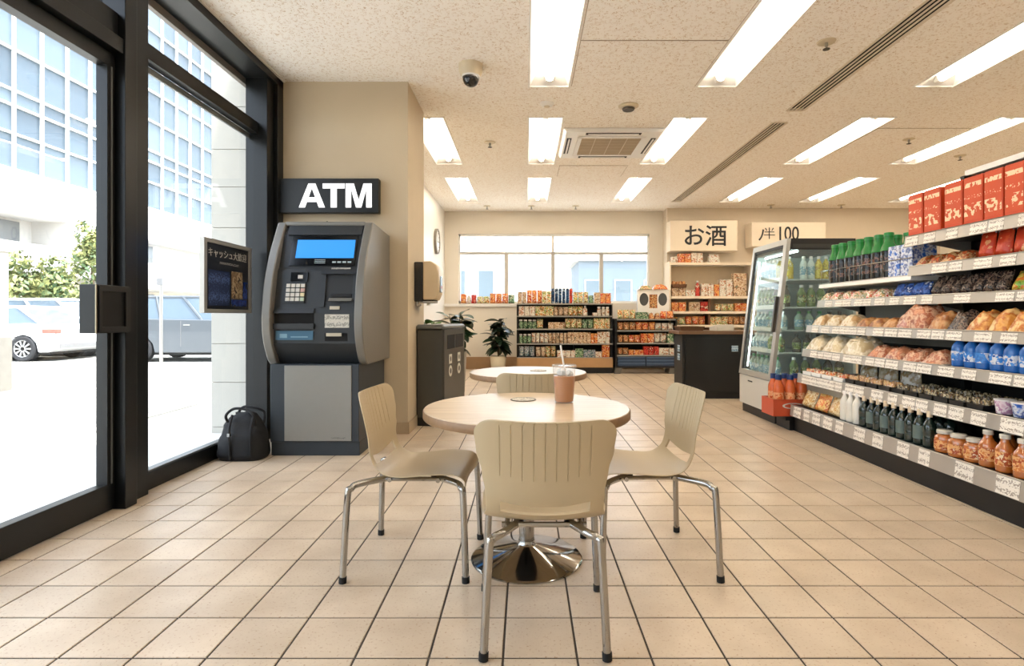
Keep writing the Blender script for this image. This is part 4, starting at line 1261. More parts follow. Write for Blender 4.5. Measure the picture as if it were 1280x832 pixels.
def p_bottle(r,h,body,cap,label,neck=.36,sh=.62,capf=.10,caprad=1.25,lab=(.18,.55),square=False,style=None):
    nr=r*neck; key=('bt',r,h,body.name,neck,sh,capf)
    def fb_():
        pf=[(0,0),(r*.86,0),(r*.97,h*.02),(r,h*.06),(r,h*sh*.55),(r*.97,h*sh*.6),(r,h*sh*.66),(r,h*sh),(r*.9,h*(sh+.07)),(r*.6,h*(sh+.16)),(nr*1.05,h*(sh+.23)),(nr,h*(1-capf)),(0,h*(1-capf))]
        return MB().lathe(pf,14).mesh('bottle',body,True,50)
    o=obj('bottle',cached(key,fb_))
    def fc(): return MB().lathe([(nr*caprad,h*(1-capf)-.004),(nr*caprad,h-.004),(nr*caprad*.85,h),(0,h)],12).mesh('cap',cap,True,40)
    obj('cap',cached(key+('c',cap.name,caprad),fc),o)
    if label:
        def fl(): return MB().lathe([(r*.98,h*lab[0]),(r*1.02,h*lab[0]),(r*1.02,h*lab[1]),(r*.98,h*lab[1])],14).mesh('label_band',label,True,50)
        obj('label_band',cached(key+('l',label.name,lab),fl),o)
    return o
def p_carton(w,d,h,mat,panel_=None,lean=0):
    key=('bx',w,d,h,mat.name)
    o=obj('carton',cached(key,lambda:MB().cbox(-w/2,w/2,-d/2,d/2,0,h,min(w,d,h)*.04).mesh('carton',mat)))
    if panel_:
        obj('front_print',cached(key+('p',panel_.name),lambda:MB().box(-w*.45,w*.45,-d/2-.0012,-d/2+.001,h*.06,h*.95).mesh('front_print',panel_)),o)
    return o
def p_pouch(w,d,h,mat,top=None,seed=0):
    w=w or CUR[0]
    key=('po',w,d,h,mat.name,seed)
    def f():
        nx,nz=10,10; mb=MB(); idx={}
        for s in (-1,1):
            for j in range(nz+1):
                for i in range(nx+1):
                    x=-1+2*i/nx; z=j/nz
                    fz=sqrt(max(0,min(1,z/.12))) if z<.12 else max(0,1-((z-.12)/.88)**2.2)
                    t=(1-abs(x)**3)*fz
                    wr=mnoise.noise(Vector((x*3+seed,s*2,z*4)))*.12*t
                    mb.v.append((x*w/2*(1-.04*t),s*d/2*(t*(1+wr)+.02),h*z*(1-.02*abs(x))+ (0 if z>.02 else .004*(1-t))))
        n=(nx+1)*(nz+1)
        for s in range(2):
            for j in range(nz):
                for i in range(nx):
                    a=s*n+j*(nx+1)+i; q=(a,a+1,a+nx+2,a+nx+1)
                    mb.f.append(q if s==0 else q[::-1])
        ring=[i for i in range(nx+1)]+[j*(nx+1)+nx for j in range(1,nz+1)]+[nz*(nx+1)+i for i in range(nx-1,-1,-1)]+[j*(nx+1) for j in range(nz-1,0,-1)]
        for a,b in zip(ring,ring[1:]+ring[:1]): mb.f.append((a,b,n+b,n+a))
        return mb.mesh('pouch',mat,True,70)
    o=obj('pouch',cached(key,f))
    if top: obj('seal',cached(key+('s',top.name),lambda:MB().box(-w*.49,w*.49,-d*.06,d*.06,h*.86,h*1.03).mesh('seal',top)),o)
    return o
def p_pack(w,d,h,mat,film=None,seed=0,power=2.6):
    w=w or CUR[0]
    key=('pk',w,d,h,mat.name,seed)
    def f():
        nx,ny=14,10; mb=MB(); 
        for j in range(ny+1):
            for i in range(nx+1):
                u=-1+2*i/nx; v=-1+2*j/ny
                t=((1-abs(u)**power)*(1-abs(v)**power))**.55
                n=1+.22*mnoise.noise(Vector((u*2.6+seed*3,v*2.6,seed)))+.12*mnoise.noise(Vector((u*6+seed*3,v*6,seed)))
                mb.v.append((u*w/2,v*d/2,h*t*n+.003))
        n0=len(mb.v)
        for j in range(ny+1):
            for i in range(nx+1):
                u=-1+2*i/nx; v=-1+2*j/ny; mb.v.append((u*w/2,v*d/2,0))
        for j in range(ny):
            for i in range(nx):
                a=j*(nx+1)+i; q=(a,a+1,a+nx+2,a+nx+1); mb.f.append(q); mb.f.append(tuple(n0+k for k in q[::-1]))
        ring=[i for i in range(nx+1)]+[j*(nx+1)+nx for j in range(1,ny+1)]+[ny*(nx+1)+i for i in range(nx-1,-1,-1)]+[j*(nx+1) for j in range(ny-1,0,-1)]
        for a,b in zip(ring,ring[1:]+ring[:1]): mb.f.append((a,b,n0+b,n0+a))
        return mb.mesh('packet',mat,True,60)
    o=obj('packet',cached(key,f))
    if film:
        def g():
            m=MB()
            for s in (-1,1): m.box(s*w*.5-.008,s*w*.5+.008,-d*.46,d*.46,.002,.007)
            return m.mesh('crimp',film)
        obj('crimp',cached(key+('f',film.name),g),o)
    return o
def p_tray(w,d,h,food,tray=None,seed=0):
    w=w or CUR[0]
    tray=tray or M_BLACK
    key=('tr',w,d,h,food.name,tray.name,seed)
    o=obj('tray',cached(key,lambda:MB().prism([(-w/2*.9,0),(w/2*.9,0),(w/2,h*.5),(-w/2,h*.5)],'y',-d/2,d/2).mesh('tray',tray)))
    def g():
        mb=MB(); rnd=random.Random(seed)
        for i in range(4):
            for j in range(2):
                cx=-w*.34+i*w*.227; cy=-d*.2+j*d*.4; r=min(w*.12,d*.2)
                m=MB().lathe([(r,0),(r*.92,h*.28),(r*.6,h*(.45+.1*rnd.random())),(0,h*.55)],8,(cx,cy),h*.45)
                mb.add(m.v,m.f)
        return mb.mesh('food',food,True,60)
    tag(obj('food',cached(key+('g',),g),o),kind='stuff')
    return o
def p_can(r,h,mat,lid=None):
    key=('cn',r,h,mat.name)
    o=obj('can',cached(key,lambda:MB().lathe([(0,.003),(r*.8,0),(r*.88,0),(r,h*.06),(r,h*.9),(r*.86,h*.97),(r*.86,h*.97)],14).mesh('can',mat,True,50)))
    obj('lid',cached(key+('l',),lambda:MB().lathe([(r*.87,h*.965),(r*.87,h),(r*.8,h*.985),(0,h*.985)],14).mesh('lid',lid or M_STEEL,True,50)),o)
    return o
def p_tub(r,h,mat,lid):
    key=('tb',r,h,mat.name,lid.name)
    o=obj('tub',cached(key,lambda:MB().lathe([(0,0),(r*.78,0),(r*.8,h*.03),(r*.97,h*.92),(0,h*.92)],16).mesh('tub',mat,True,50)))
    obj('lid',cached(key+('l',),lambda:MB().lathe([(r,h*.9),(r*1.03,h*.92),(r*1.03,h),(r*.9,h),(0,h*.98)],16).mesh('lid',lid,True,40)),o)
    return o
def p_jar(r,h,body,lid,label=None):
    return p_bottle(r,h,body,lid,label,neck=.72,sh=.66,capf=.14,caprad=1.08,lab=(.15,.55))

def place(o,name,label,cat,group,loc,rotz=0,tilt=0):
    o.name=name
    o.location=loc; o.rotation_euler=(tilt,0,rotz)
    return tag(o,label,cat,group)
RNAMES={'carton':'carton','bottle':'bottle'}
def run(make,n,p0,p1,rotz,name,desc,cat,where,group=None,jit=.003,tilt=0,side='left',rj=.025):
    """n products side by side from p0 to p1; labelled by their order"""
    rnd=random.Random(hash_(desc+where))
    CUR[0]=round(max(abs(p1[0]-p0[0]),abs(p1[1]-p0[1]))/n*.90,3)
    for i in range(n):
        f=(i+.5)/n
        p=[p0[k]+(p1[k]-p0[k])*f for k in range(3)]
        p[0]+=rnd.uniform(-jit,jit); p[1]+=rnd.uniform(-jit,jit)
        o=make(i)
        lab=(f'{ORD[i+1]} {desc} from {side} {where}' if n>1 else f'{desc} {where}')
        place(o,name,lab,cat,group or f'{desc}s {where}'[:60],p,rotz+rnd.uniform(-rj,rj),tilt)
def hash_(s):
    h=7
    for c in s: h=(h*31+ord(c))%1000003
    return h

# ------------------------------------------------------------------ tall wall shelf on the right
RZ=-pi/2
XB=3.42
gd=thing('shelf_unit','long black shelving unit with price rails along the right side','shelf',(0,0,0))
M_SHB=pm('black_shelf_steel',(12,13,15),.5,var=.1)
M_SHG=pm('grey_shelf_steel',(150,148,142),.5,var=.05)
M_RAIL=pm('clear_price_rail',(178,172,164),.3,metal=.35,var=.05)
M_TAG=scribble('price_tag',(240,233,222),(172,160,148),14,5,.58)
M_TAGW=pm('blank_tag',(232,224,212),.6,var=.03)
YN_,YM_,YF_=1.9,4.235,5.56
bx('base',M_SHB,gd,2.70,XB,YN_,YF_,0,.155)
bx('back_panel',pm('black_back_panel',(10,10,11),.6),gd,XB-.02,XB+.02,YN_,YM_,.155,2.24)
bx('back_panel',pm('black_back_panel',(10,10,11),.6),gd,XB-.02,XB+.02,YM_,YF_,.155,1.46)
bx('cornice',M_WHITE,gd,XB-.06,XB+.06,YN_,YM_,2.22,2.26)
bx('back_panel_grey',M_SHG,gd,XB-.032,XB-.021,YM_+.02,YF_-.02,.90,1.45)
for y in (YM_,YF_-.02,3.0): bx('upright',M_SHB,gd,XB-.08,XB-.02,y-.02,y+.02,.155,1.46 if y>4.5 else 2.22)
# shelf: name, front x, top z, rail bottom z, y0, y1
SH={'bottom':(2.66,.262,.155,YN_,YF_,'a'),'low':(2.73,.575,.49,YN_,YF_,'a'),'knee':(2.78,.818,.75,YN_,YF_,'a'),'waist':(2.82,1.055,.99,YN_,YF_,'w'),
    'chest':(2.93,1.30,1.238,YN_,YF_,'w'),'upper':(2.93,1.525,1.455,YN_,YM_,'a'),'bottle':(2.95,1.462,1.43,YM_,YF_,'n'),'top':(2.90,1.752,1.675,YN_,YM_,'a')}
rt=random.Random(5)
tag_me={}
for nm,(xf,zt,zb,y0,y1,kind) in SH.items():
    s=bx('shelf',M_SHB if nm!='bottle' else M_WHITE,gd,xf+.012,XB-.03,y0,y1,zt-.035 if nm!='bottom' else zt-.10,zt)
    tiltx=.018
    # slightly tilted price rail
    zt2=zt+.004
    MB().hexa([(xf-.006,y0,zb),(xf+.012,y0,zb),(xf+.012,y1,zb),(xf-.006,y1,zb),(xf+.004,y0,zt2),(xf+.02,y0,zt2),(xf+.02,y1,zt2),(xf+.004,y1,zt2)]).build('price_rail',M_RAIL if kind!='n' else M_WHITE,s)
    MB().tube([(xf+.002,y0,zt2),(xf+.002,y1,zt2)],.0035,6).build('rail_lip',M_STEEL,s)
    for yy in (y0+.02,(YM_+.0) if y0<YM_<y1 else None,y1-.02):
        if yy is None: continue
        MB().prism([(xf+.10,zt-.035),(XB-.03,zt-.035),(XB-.03,zt-.12)],'y',yy-.004,yy+.004).build('bracket',M_SHG,s)
    if kind!='n':
        hgt=zt2-zb-.008
        y=max(y0,2.6)+.03
        while y<y1-.10:
            w=rt.uniform(.095,.15) if kind=='a' else rt.uniform(.11,.14)
            far=y>4.45
            if y+w>y1-.01: break
            key=(nm,round(w,2))
            if key not in tag_me:
                ww=round(w,2)
                tag_me[key]=MB().hexa([(-.009,-ww/2,.004),(-.006,-ww/2,.004),(-.006,ww/2,.004),(-.009,ww/2,.004),(.001,-ww/2,hgt),(.004,-ww/2,hgt),(.004,ww/2,hgt),(.001,ww/2,hgt)]).mesh('price_tag',M_TAG)
            obj('price_tag',tag_me[key],s,loc=(xf,y+w/2,zb))
            gap=rt.choice((.012,.02,.06,.10)) if not far else rt.choice((.004,.006,.05))
            if nm=='bottom': gap=rt.choice((.10,.16,.22)) if not far else rt.choice((.06,.12))
            if nm in('chest',) and 3.3<y<3.8: gap=.2
            y+=w+gap
# wire guard of the tall bottle shelf
gw=MB()
gw.tube([(2.965,YM_+.02,1.60),(2.965,YF_-.01,1.60),(3.30,YF_-.01,1.60)],.004,6)
for k in range(7): gw.tube([(2.965,YF_-.01-k*.16,1.462),(2.965,YF_-.01-k*.16,1.60)],.003,5)
gw.build('wire_guard',M_CHROME,gd,True)

def yx(px,x): return FPX*x/(px-657)
TW='on the right shelf'
# red boxes on the top
def mat_redbox():
    m,nt,b=new_mat('orange_red_carton'); L=nt.links
    tc=nt.nodes.new('ShaderNodeTexCoord'); oi=nt.nodes.new('ShaderNodeObjectInfo')
    sep=nt.nodes.new('ShaderNodeSeparateXYZ'); L.new(tc.outputs['Generated'],sep.inputs[0])
    ad=nt.nodes.new('ShaderNodeVectorMath'); ad.operation='MULTIPLY_ADD'; L.new(oi.outputs['Random'],ad.inputs[0]); ad.inputs[1].default_value=(9,9,9); L.new(tc.outputs['Object'],ad.inputs[2])
    def noise(sc,st):
        mp=nt.nodes.new('ShaderNodeMapping'); mp.inputs['Scale'].default_value=st; L.new(ad.outputs[0],mp.inputs['Vector'])
        n=nt.nodes.new('ShaderNodeTexNoise'); n.inputs['Scale'].default_value=sc; n.inputs['Detail'].default_value=2; L.new(mp.outputs[0],n.inputs['Vector']); return n.outputs['Fac']
    def math_(op,a,v=None,b2=None):
        n=nt.nodes.new('ShaderNodeMath'); n.operation=op; L.new(a,n.inputs[0])
        if b2 is not None: L.new(b2,n.inputs[1])
        elif v is not None: n.inputs[1].default_value=v
        return n.outputs[0]
    z=sep.outputs[2]
    def band(a,b_): return math_('MULTIPLY',math_('GREATER_THAN',z,a),b2=math_('LESS_THAN',z,b_))
    t1=math_('MULTIPLY',band(.80,.91),b2=math_('GREATER_THAN',noise(60,(1.0,1.0,.55)),.43))
    t2=math_('MULTIPLY',band(.52,.60),b2=math_('GREATER_THAN',noise(90,(1,1,1)),.58))
    t3=math_('MULTIPLY',band(.10,.40),b2=math_('GREATER_THAN',noise(34,(1,1,1)),.54))
    s=math_('MINIMUM',math_('ADD',math_('ADD',t1,b2=t2),b2=t3),1.0)
    mx=nt.nodes.new('ShaderNodeMix'); mx.data_type='RGBA'; mx.inputs[6].default_value=srgb(200,72,28); mx.inputs[7].default_value=srgb(246,214,176)
    sc_=math_('MULTIPLY',s,.9); L.new(sc_,mx.inputs[0]); L.new(mx.outputs[2],b.inputs['Base Color']); b.inputs['Roughness'].default_value=.4
    return m
M_RED=mat_redbox(); M_REDP=pm('orange_red_card',(196,68,26),.45,var=.04)
edges=[(1135,1153),(1154.5,1175.5),(1180,1202.5),(1204,1228),(1229.5,1253.5),(1255,1280.5),(1282,1310),(1313,1345)]
for i,(a,b) in enumerate(edges):
    xf=2.945
    ya,yb=yx(b,xf-.055),yx(a,xf-.055); w=yb-ya-.004
    o=p_carton(round(w,3),.11,.30,M_REDP,M_RED)
    place(o,'snack_carton',f'{ORD[i+1]} tall orange-red carton from the left on the top right shelf','carton','orange-red cartons on the top shelf',(xf+.0,(ya+yb)/2,1.756),RZ)
# upper shelf, near section
Z=SH['upper'][1]+.002; x=SH['upper'][0]+.12
M_SNK=printed('orange_brown_snack',[(196,120,64),(150,72,40),(222,176,120),(120,60,40),(206,96,50)],60,soft=True)
M_CRMP=pm('crimp_foil',(206,190,170),.35)
run(lambda i:p_pack(0,.16,.07,M_SNK,M_CRMP,i),4,(x-.02,4.20,Z),(x-.02,3.70,Z),RZ,'snack_packet','brown and orange snack packet','packet','on right shelf, second-highest tier')
M_RBAG=printed('red_bag',[(206,66,38),(216,84,46),(206,66,38),(206,66,38),(232,160,110)],22)
M_GSEAL=pm('grey_blue_seal',(132,142,156),.4)
run(lambda i:p_pouch(0,.07,.185,M_RBAG,M_GSEAL,i%3),8,(x-.04,3.68,Z),(x-.04,2.62,Z),RZ,'snack_bag','upright red snack bag with grey top','snack bag','on right shelf, second-highest tier',tilt=-.12)
# tall bottles
Z=SH['bottle'][1]+.002
M_DKB=pm('dark_cola_bottle',(22,22,22),.12,var=.2); M_GCAP=pm('green_cap',(28,130,58),.35); M_GNECK=pm('green_sleeve',(34,122,54),.2)
M_DLAB=printed('dark_label',[(30,30,34),(44,36,34),(30,30,34),(120,84,70),(34,38,46)],40)
def tall(i):
    r,h=.062,.385
    o=p_bottle(r,h,M_DKB,M_GCAP,M_DLAB,neck=.5,sh=.60,capf=.07,caprad=1.2,lab=(.15,.5))
    obj('green_neck',cached(('gneck',),lambda:MB().lathe([(r*1.01,h*.60),(r*.93,h*.68),(r*.64,h*.77),(.5*r*1.1,h*.85),(.5*r*1.1,h*.93)],14).mesh('green_neck',M_GNECK,True,60)),o)
    return o
run(tall,7,(3.04,5.50,Z),(3.04,4.56,Z),RZ,'cola_bottle','tall dark bottle with green cap','bottle','in front row, right shelf far end')
run(tall,7,(3.20,5.50,Z),(3.20,4.56,Z),RZ,'cola_bottle','tall dark bottle with green cap','bottle','in back row, right shelf far end')
M_BLUEP=printed('blue_white_multipack',[(44,88,176),(60,110,200),(226,230,236),(36,70,150),(206,214,228)],30,soft=True)
run(lambda i:p_carton(.13,.2,.25,M_BLUEP,None),2,(3.07,4.54,Z),(3.07,4.26,Z),RZ,'drinks_multipack','blue and white drinks multipack','multipack','beside the green capped bottles')
# chest shelf
Z=SH['chest'][1]+.002; x=SH['chest'][0]+.11
M_MIX=printed('white_red_packs',[(230,222,208),(206,70,56),(236,228,214),(190,150,100),(96,120,90),(230,222,208)],46)
M_BLUEB=printed('blue_bag',[(50,84,160),(70,110,190),(40,66,130),(190,200,216)],34)
M_DARKP=printed('dark_speckled_pack',[(60,48,44),(96,76,64),(40,36,38),(134,112,96),(84,56,50)],50)
M_GRNP=printed('green_orange_pack',[(96,150,50),(150,180,70),(214,120,50),(230,200,90),(60,110,50)],30)
run(lambda i:p_pack(0,.15,.075,M_MIX,M_CRMP,i),6,(x-.03,5.52,Z),(x-.03,4.55,Z),RZ,'snack_packet','white and red snack packet','packet','on right shelf, third-highest tier')
run(lambda i:p_pouch(0,.07,.115,M_BLUEB,None,i),4,(x-.03,4.53,Z),(x-.03,4.12,Z),RZ,'sweet_bag','blue sweet bag','sweet bag','on right shelf, third-highest tier',tilt=-.3)
run(lambda i:p_pouch(0,.075,.15,M_DARKP,None,i),7,(x-.03,4.10,Z),(x-.03,3.45,Z),RZ,'snack_bag','dark speckled snack bag','snack bag','on right shelf, third-highest tier',tilt=-.35)
run(lambda i:p_pouch(0,.07,.14,M_GRNP,None,i),6,(x-.03,3.43,Z),(x-.03,2.66,Z),RZ,'snack_bag','green and orange snack bag','snack bag','on right shelf, third-highest tier',tilt=-.4)
# waist shelf
Z=SH['waist'][1]+.002; x=SH['waist'][0]+.13
M_BREAD=printed('pale_bread_wrap',[(226,206,174),(206,178,136),(236,222,196),(216,190,150),(190,150,104)],26,soft=True)
M_BRN=printed('brown_bun',[(160,100,56),(134,80,46),(190,130,80),(206,160,110)],28,soft=True)
M_MEAT=printed('pink_brown_pack',[(196,120,84),(216,150,112),(170,92,66),(226,180,146),(150,84,60)],30,soft=True)
M_ORP=printed('golden_pack',[(214,140,60),(230,170,90),(190,104,50),(236,196,130)],24,soft=True)
run(lambda i:p_pack(0,.2,.10,M_BREAD,M_CRMP,i),3,(x,5.53,Z),(x,4.83,Z),RZ,'bread_packet','pale wrapped bread loaf','bread','on right shelf, fourth-highest tier')
run(lambda i:p_pack(0,.17,.075,M_BRN,M_CRMP,i),3,(x,4.82,Z),(x,4.30,Z),RZ,'bun_packet','brown bun packet','packet','on right shelf, fourth-highest tier')
run(lambda i:p_pack(0,.24,.17,M_MEAT,M_CRMP,i+5,3.5),1,(x+.02,4.29,Z),(x+.02,3.95,Z),RZ,'bread_packet','large pinkish brown pack piled high','bread','on right shelf, fourth-highest tier')
run(lambda i:p_pack(0,.2,.12,[M_BRN,M_DARKP,M_ORP][i%3],M_CRMP,i+9),3,(x,3.93,Z),(x,3.42,Z),RZ,'bun_packet','brown and golden bun bag','packet','on right shelf, fourth-highest tier')
run(lambda i:p_pack(0,.22,.13,M_ORP,M_CRMP,i+13),2,(x,3.41,Z),(x,3.14,Z),RZ,'crisp_bag','golden orange crisp bag','crisp bag','on right shelf, fourth-highest tier')
run(lambda i:p_pack(0,.22,.10,M_GRNP,M_CRMP,i+15),3,(x,3.12,Z),(x,2.66,Z),RZ,'crisp_bag','green crisp bag','crisp bag','on right shelf, fourth-highest tier')
# knee shelf
Z=SH['knee'][1]+.002; x=SH['knee'][0]+.13
M_CRB=printed('cream_bag',[(222,206,172),(204,184,146),(234,222,196),(190,168,128)],18,soft=True)
run(lambda i:p_pack(0,.24,.14,M_CRB,M_CRMP,i+21),2,(x,5.53,Z),(x,4.93,Z),RZ,'bread_bag','puffed cream bread bag','bread','on right shelf, third-lowest tier')
def knotted(i):
    o=p_pack(0,.26,.15,M_CRB,None,31)
    obj('twisted_neck',MB().tube(crom([(.05,0,.13),(.10,-.02,.175),(.13,-.03,.21)],4),[.022,.012,.014,.02,.012,.010,.014,.02,.026],7).mesh('twisted_neck',M_CRB,True),o)
    obj('rolled_rim',MB().tube([(.13*cos(a)*1.0-.01,.09*sin(a),.115+.01*sin(3*a)) for a in [2*pi*k/20 for k in range(21)]],.013,7).mesh('rolled_rim',M_CRB,True),o)
    return o
run(knotted,1,(x,4.92,Z),(x,4.56,Z),RZ,'bread_bag','large knotted cream bread bag','bread','on right shelf, third-lowest tier')
run(lambda i:p_pack(0,.22,.09,M_MEAT,M_CRMP,i+41),4,(x,4.55,Z),(x,3.72,Z),RZ,'bun_packet','pinkish brown bun packet','packet','on right shelf, third-lowest tier')
M_BLW=pm('blue_bottle',(38,96,170),.15,var=.15,scale=20); M_BCAP=pm('pale_blue_cap',(150,176,204),.3)
M_BLAB=printed('blue_label',[(50,110,186),(60,130,206),(200,206,216),(40,86,160)],30)
run(lambda i:p_bottle(.045,.205,M_BLW,M_BCAP,M_BLAB,neck=.36,sh=.60,capf=.09,lab=(.2,.5)),6,(x-.06,3.69,Z),(x-.06,3.08,Z),RZ,'water_bottle','blue water bottle','bottle','on right shelf, third-lowest tier')
run(lambda i:p_bottle(.045,.205,M_BLW,M_BCAP,M_BLAB,neck=.36,sh=.60,capf=.09,lab=(.2,.5)),6,(x+.07,3.69,Z),(x+.07,3.08,Z),RZ,'water_bottle','blue water bottle','bottle','at back of right shelf, third-lowest tier')
run(lambda i:p_bottle(.045,.2,M_DKB,M_BLACK,M_DLAB,neck=.36,sh=.60),4,(x-.05,3.06,Z),(x-.05,2.66,Z),RZ,'sauce_bottle','dark sauce bottle','bottle','on right shelf, third-lowest tier')
# low shelf
Z=SH['low'][1]+.002; x=SH['low'][0]+.12
M_ORW=printed('orange_white_pack',[(206,116,60),(232,214,186),(190,84,50),(226,180,120),(236,224,200)],34)
M_RICE=printed('rice_food',[(232,216,184),(216,150,90),(206,180,130),(180,110,60),(240,230,206)],60,soft=True)
M_SUSHI=printed('dark_rice_food',[(40,42,36),(84,70,50),(190,170,130),(34,34,30),(120,90,60)],60,soft=True)
run(lambda i:p_tray(0,.15,.06,M_ORW,M_WHITE,i),4,(x-.02,5.52,Z),(x-.02,4.80,Z),RZ,'meal_tray','orange and white meal tray','meal tray','on right shelf, second-lowest tier')
run(lambda i:p_tray(0,.15,.07,M_RICE,M_BLACK,i+4),4,(x-.02,4.79,Z),(x-.02,4.18,Z),RZ,'meal_tray','pale rice meal tray','meal tray','on right shelf, second-lowest tier')
run(lambda i:p_tray(0,.15,.065,M_SUSHI,M_BLACK,i+8),6,(x-.02,4.17,Z),(x-.02,3.33,Z),RZ,'meal_tray','dark rice roll tray','meal tray','on right shelf, second-lowest tier')
M_CLB=printed('clear_bag_contents',[(206,200,184),(170,160,130),(150,120,76),(220,216,206)],26,soft=True)
run(lambda i:p_pouch(0,.10,.16,M_CLB,None,i+3),3,(x+.20,5.05,Z),(x+.20,4.25,Z),RZ,'salad_bag','clear salad bag','salad bag','deep on right shelf, second-lowest tier')
run(lambda i:p_tray(0,.15,.065,M_SUSHI,M_BLACK,i+8),8,(x+.18,4.2,Z),(x+.18,2.9,Z),RZ,'meal_tray','dark rice roll tray','meal tray','at back of right shelf, second-lowest tier')
M_PINK=printed('pink_white_cup',[(214,180,196),(226,206,214),(190,140,170),(236,228,226)],36); M_FOILW=pm('white_foil_lid',(232,228,226),.4)
run(lambda i:p_tub(.052,.085,[M_PINK,M_BLUEP][i%2],M_FOILW),2,(x-.03,3.32,Z),(x-.03,3.08,Z),RZ,'yoghurt_tub','pale yoghurt tub','yoghurt tub','on right shelf, second-lowest tier')
run(lambda i:p_tub(.052,.11,M_REDP,M_FOILW),4,(x-.03,3.06,Z),(x-.03,2.62,Z),RZ,'yoghurt_tub','red dessert tub','dessert tub','on right shelf, second-lowest tier')
# bottom shelf
Z=SH['bottom'][1]+.002; x=SH['bottom'][0]+.11
M_YPK=printed('yellow_beige_pack',[(216,184,124),(196,150,86),(230,210,166),(170,120,70)],36)
M_ORY=printed('orange_yellow_pack',[(222,150,70),(206,110,50),(236,196,120),(190,90,44)],36)
run(lambda i:p_pouch(0,.08,.17,[M_YPK,M_ORY][i%2],None,i),3,(x-.03,5.50,Z),(x-.03,4.78,Z),RZ,'noodle_bag','yellow and orange noodle bag','noodle bag','on right shelf, bottom tier',tilt=-.35)
M_WBT=pm('white_milk_bottle',(226,222,212),.3,var=.03)
run(lambda i:p_bottle(.04,.25,M_WBT,M_FOILW,None,neck=.4,sh=.62),3,(x-.04,4.77,Z),(x-.04,4.51,Z),RZ,'milk_bottle','white milk bottle','bottle','on right shelf, bottom tier')
M_GRB=pm('dark_green_glass',(24,40,34),.08,var=.2,spec=.8); M_CCAP=pm('cream_cap',(214,194,164),.4); M_GLAB=pm('grey_green_label',(96,112,108),.5,var=.1)
for rr,nm in ((0,'at front of right shelf, bottom tier'),(.14,'at back of right shelf, bottom tier')):
    run(lambda i:p_bottle(.04,.245,M_GRB,M_CCAP if rr==0 else M_BLACK,M_GLAB if i%2 else None,neck=.38,sh=.56,capf=.15,caprad=1.15),9,(x-.04+rr,4.50,Z),(x-.04+rr,3.70,Z),RZ,'wine_bottle','dark green bottle with pale cap' if rr==0 else 'dark green bottle with black cap','bottle',nm)
M_AMB=pm('amber_liquid',(176,98,40),.08,var=.4,scale=24,spec=.7,coat=1.0); M_AMB2=printed('amber_label',[(206,120,60),(226,170,110),(170,80,44),(230,206,170)],40)
M_CLC=pm('clear_cap',(206,200,188),.2)
run(lambda i:p_jar(.058,.145,M_AMB,M_CLC,M_AMB2),3,(x-.03,3.68,Z),(x-.03,3.32,Z),RZ,'honey_jar','squat amber jar','jar','on right shelf, bottom tier')
for rr,nm in ((0,'at front of right shelf, bottom tier'),(.13,'at back of right shelf, bottom tier')):
    run(lambda i:p_bottle(.047,.215,M_AMB,M_CLC,M_AMB2,neck=.46,sh=.58,capf=.10),6,(x-.04+rr,3.33,Z),(x-.04+rr,2.62,Z),RZ,'tea_bottle','amber tea bottle','bottle',nm)

# plinth, orange crate and bottles between shelf and cooler
pl=thing('floor_plinth','low black plinth between the right shelf and the cooler','plinth',(0,0,0))
bx('top',M_SHB,pl,2.62,3.3,5.575,5.875,.10,.14); bx('kick',M_BLACK,pl,2.66,3.3,5.58,5.87,0,.10)
ob=thing('display_crate','orange-red crate with white emblem at the foot of the cooler','crate',(2.70,5.725,.14))
M_OCR=pm('orange_red_plastic',(196,78,44),.4,var=.06)
for nm,a in (('side_wall',(-.20,-.19,-.14,.14)),('side_wall',(.19,.20,-.14,.14)),('end_wall',(-.19,.19,-.14,-.13)),('end_wall',(-.19,.19,.13,.14))):
    bx(nm,M_OCR,ob,a[0],a[1],a[2],a[3],0,.17)
bx('crate_floor',M_OCR,ob,-.19,.19,-.13,.13,0,.012)
em=[(.11*cos(2*pi*k/20),.105+.03*sin(2*pi*k/20)) for k in range(20)]
MB().prism(em,'y',-.1425,-.140).build('emblem',pm('pale_sticker',(206,206,196),.5),ob)
MB().prism([(a*.8,.105+(b-.105)*.7) for a,b in em],'y',-.1435,-.142).build('emblem_centre',M_OCR,ob)
M_ORB=pm('orange_juice',(216,104,56),.15,var=.2,scale=30); M_DBC=pm('dark_blue_cap',(30,56,110),.4)
for rr,nm in ((-.065,'in orange crate front row'),(.065,'in orange crate back row')):
    run(lambda i:p_bottle(.052,.40,M_ORB,M_DBC,printed('orange_label',[(222,110,60),(236,170,120),(200,84,44)],30),neck=.45,sh=.66,capf=.12,caprad=1.35),3,(2.53,5.725+rr,.154),(2.88,5.725+rr,.154),0,'juice_bottle','orange juice bottle with dark blue cap','bottle',nm)
place(p_pack(.16,.16,.14,M_BLUEP,M_CRMP,3),'blue_packet','blue and white packet on the plinth beside the orange crate','packet',None,(3.0,5.70,.142))

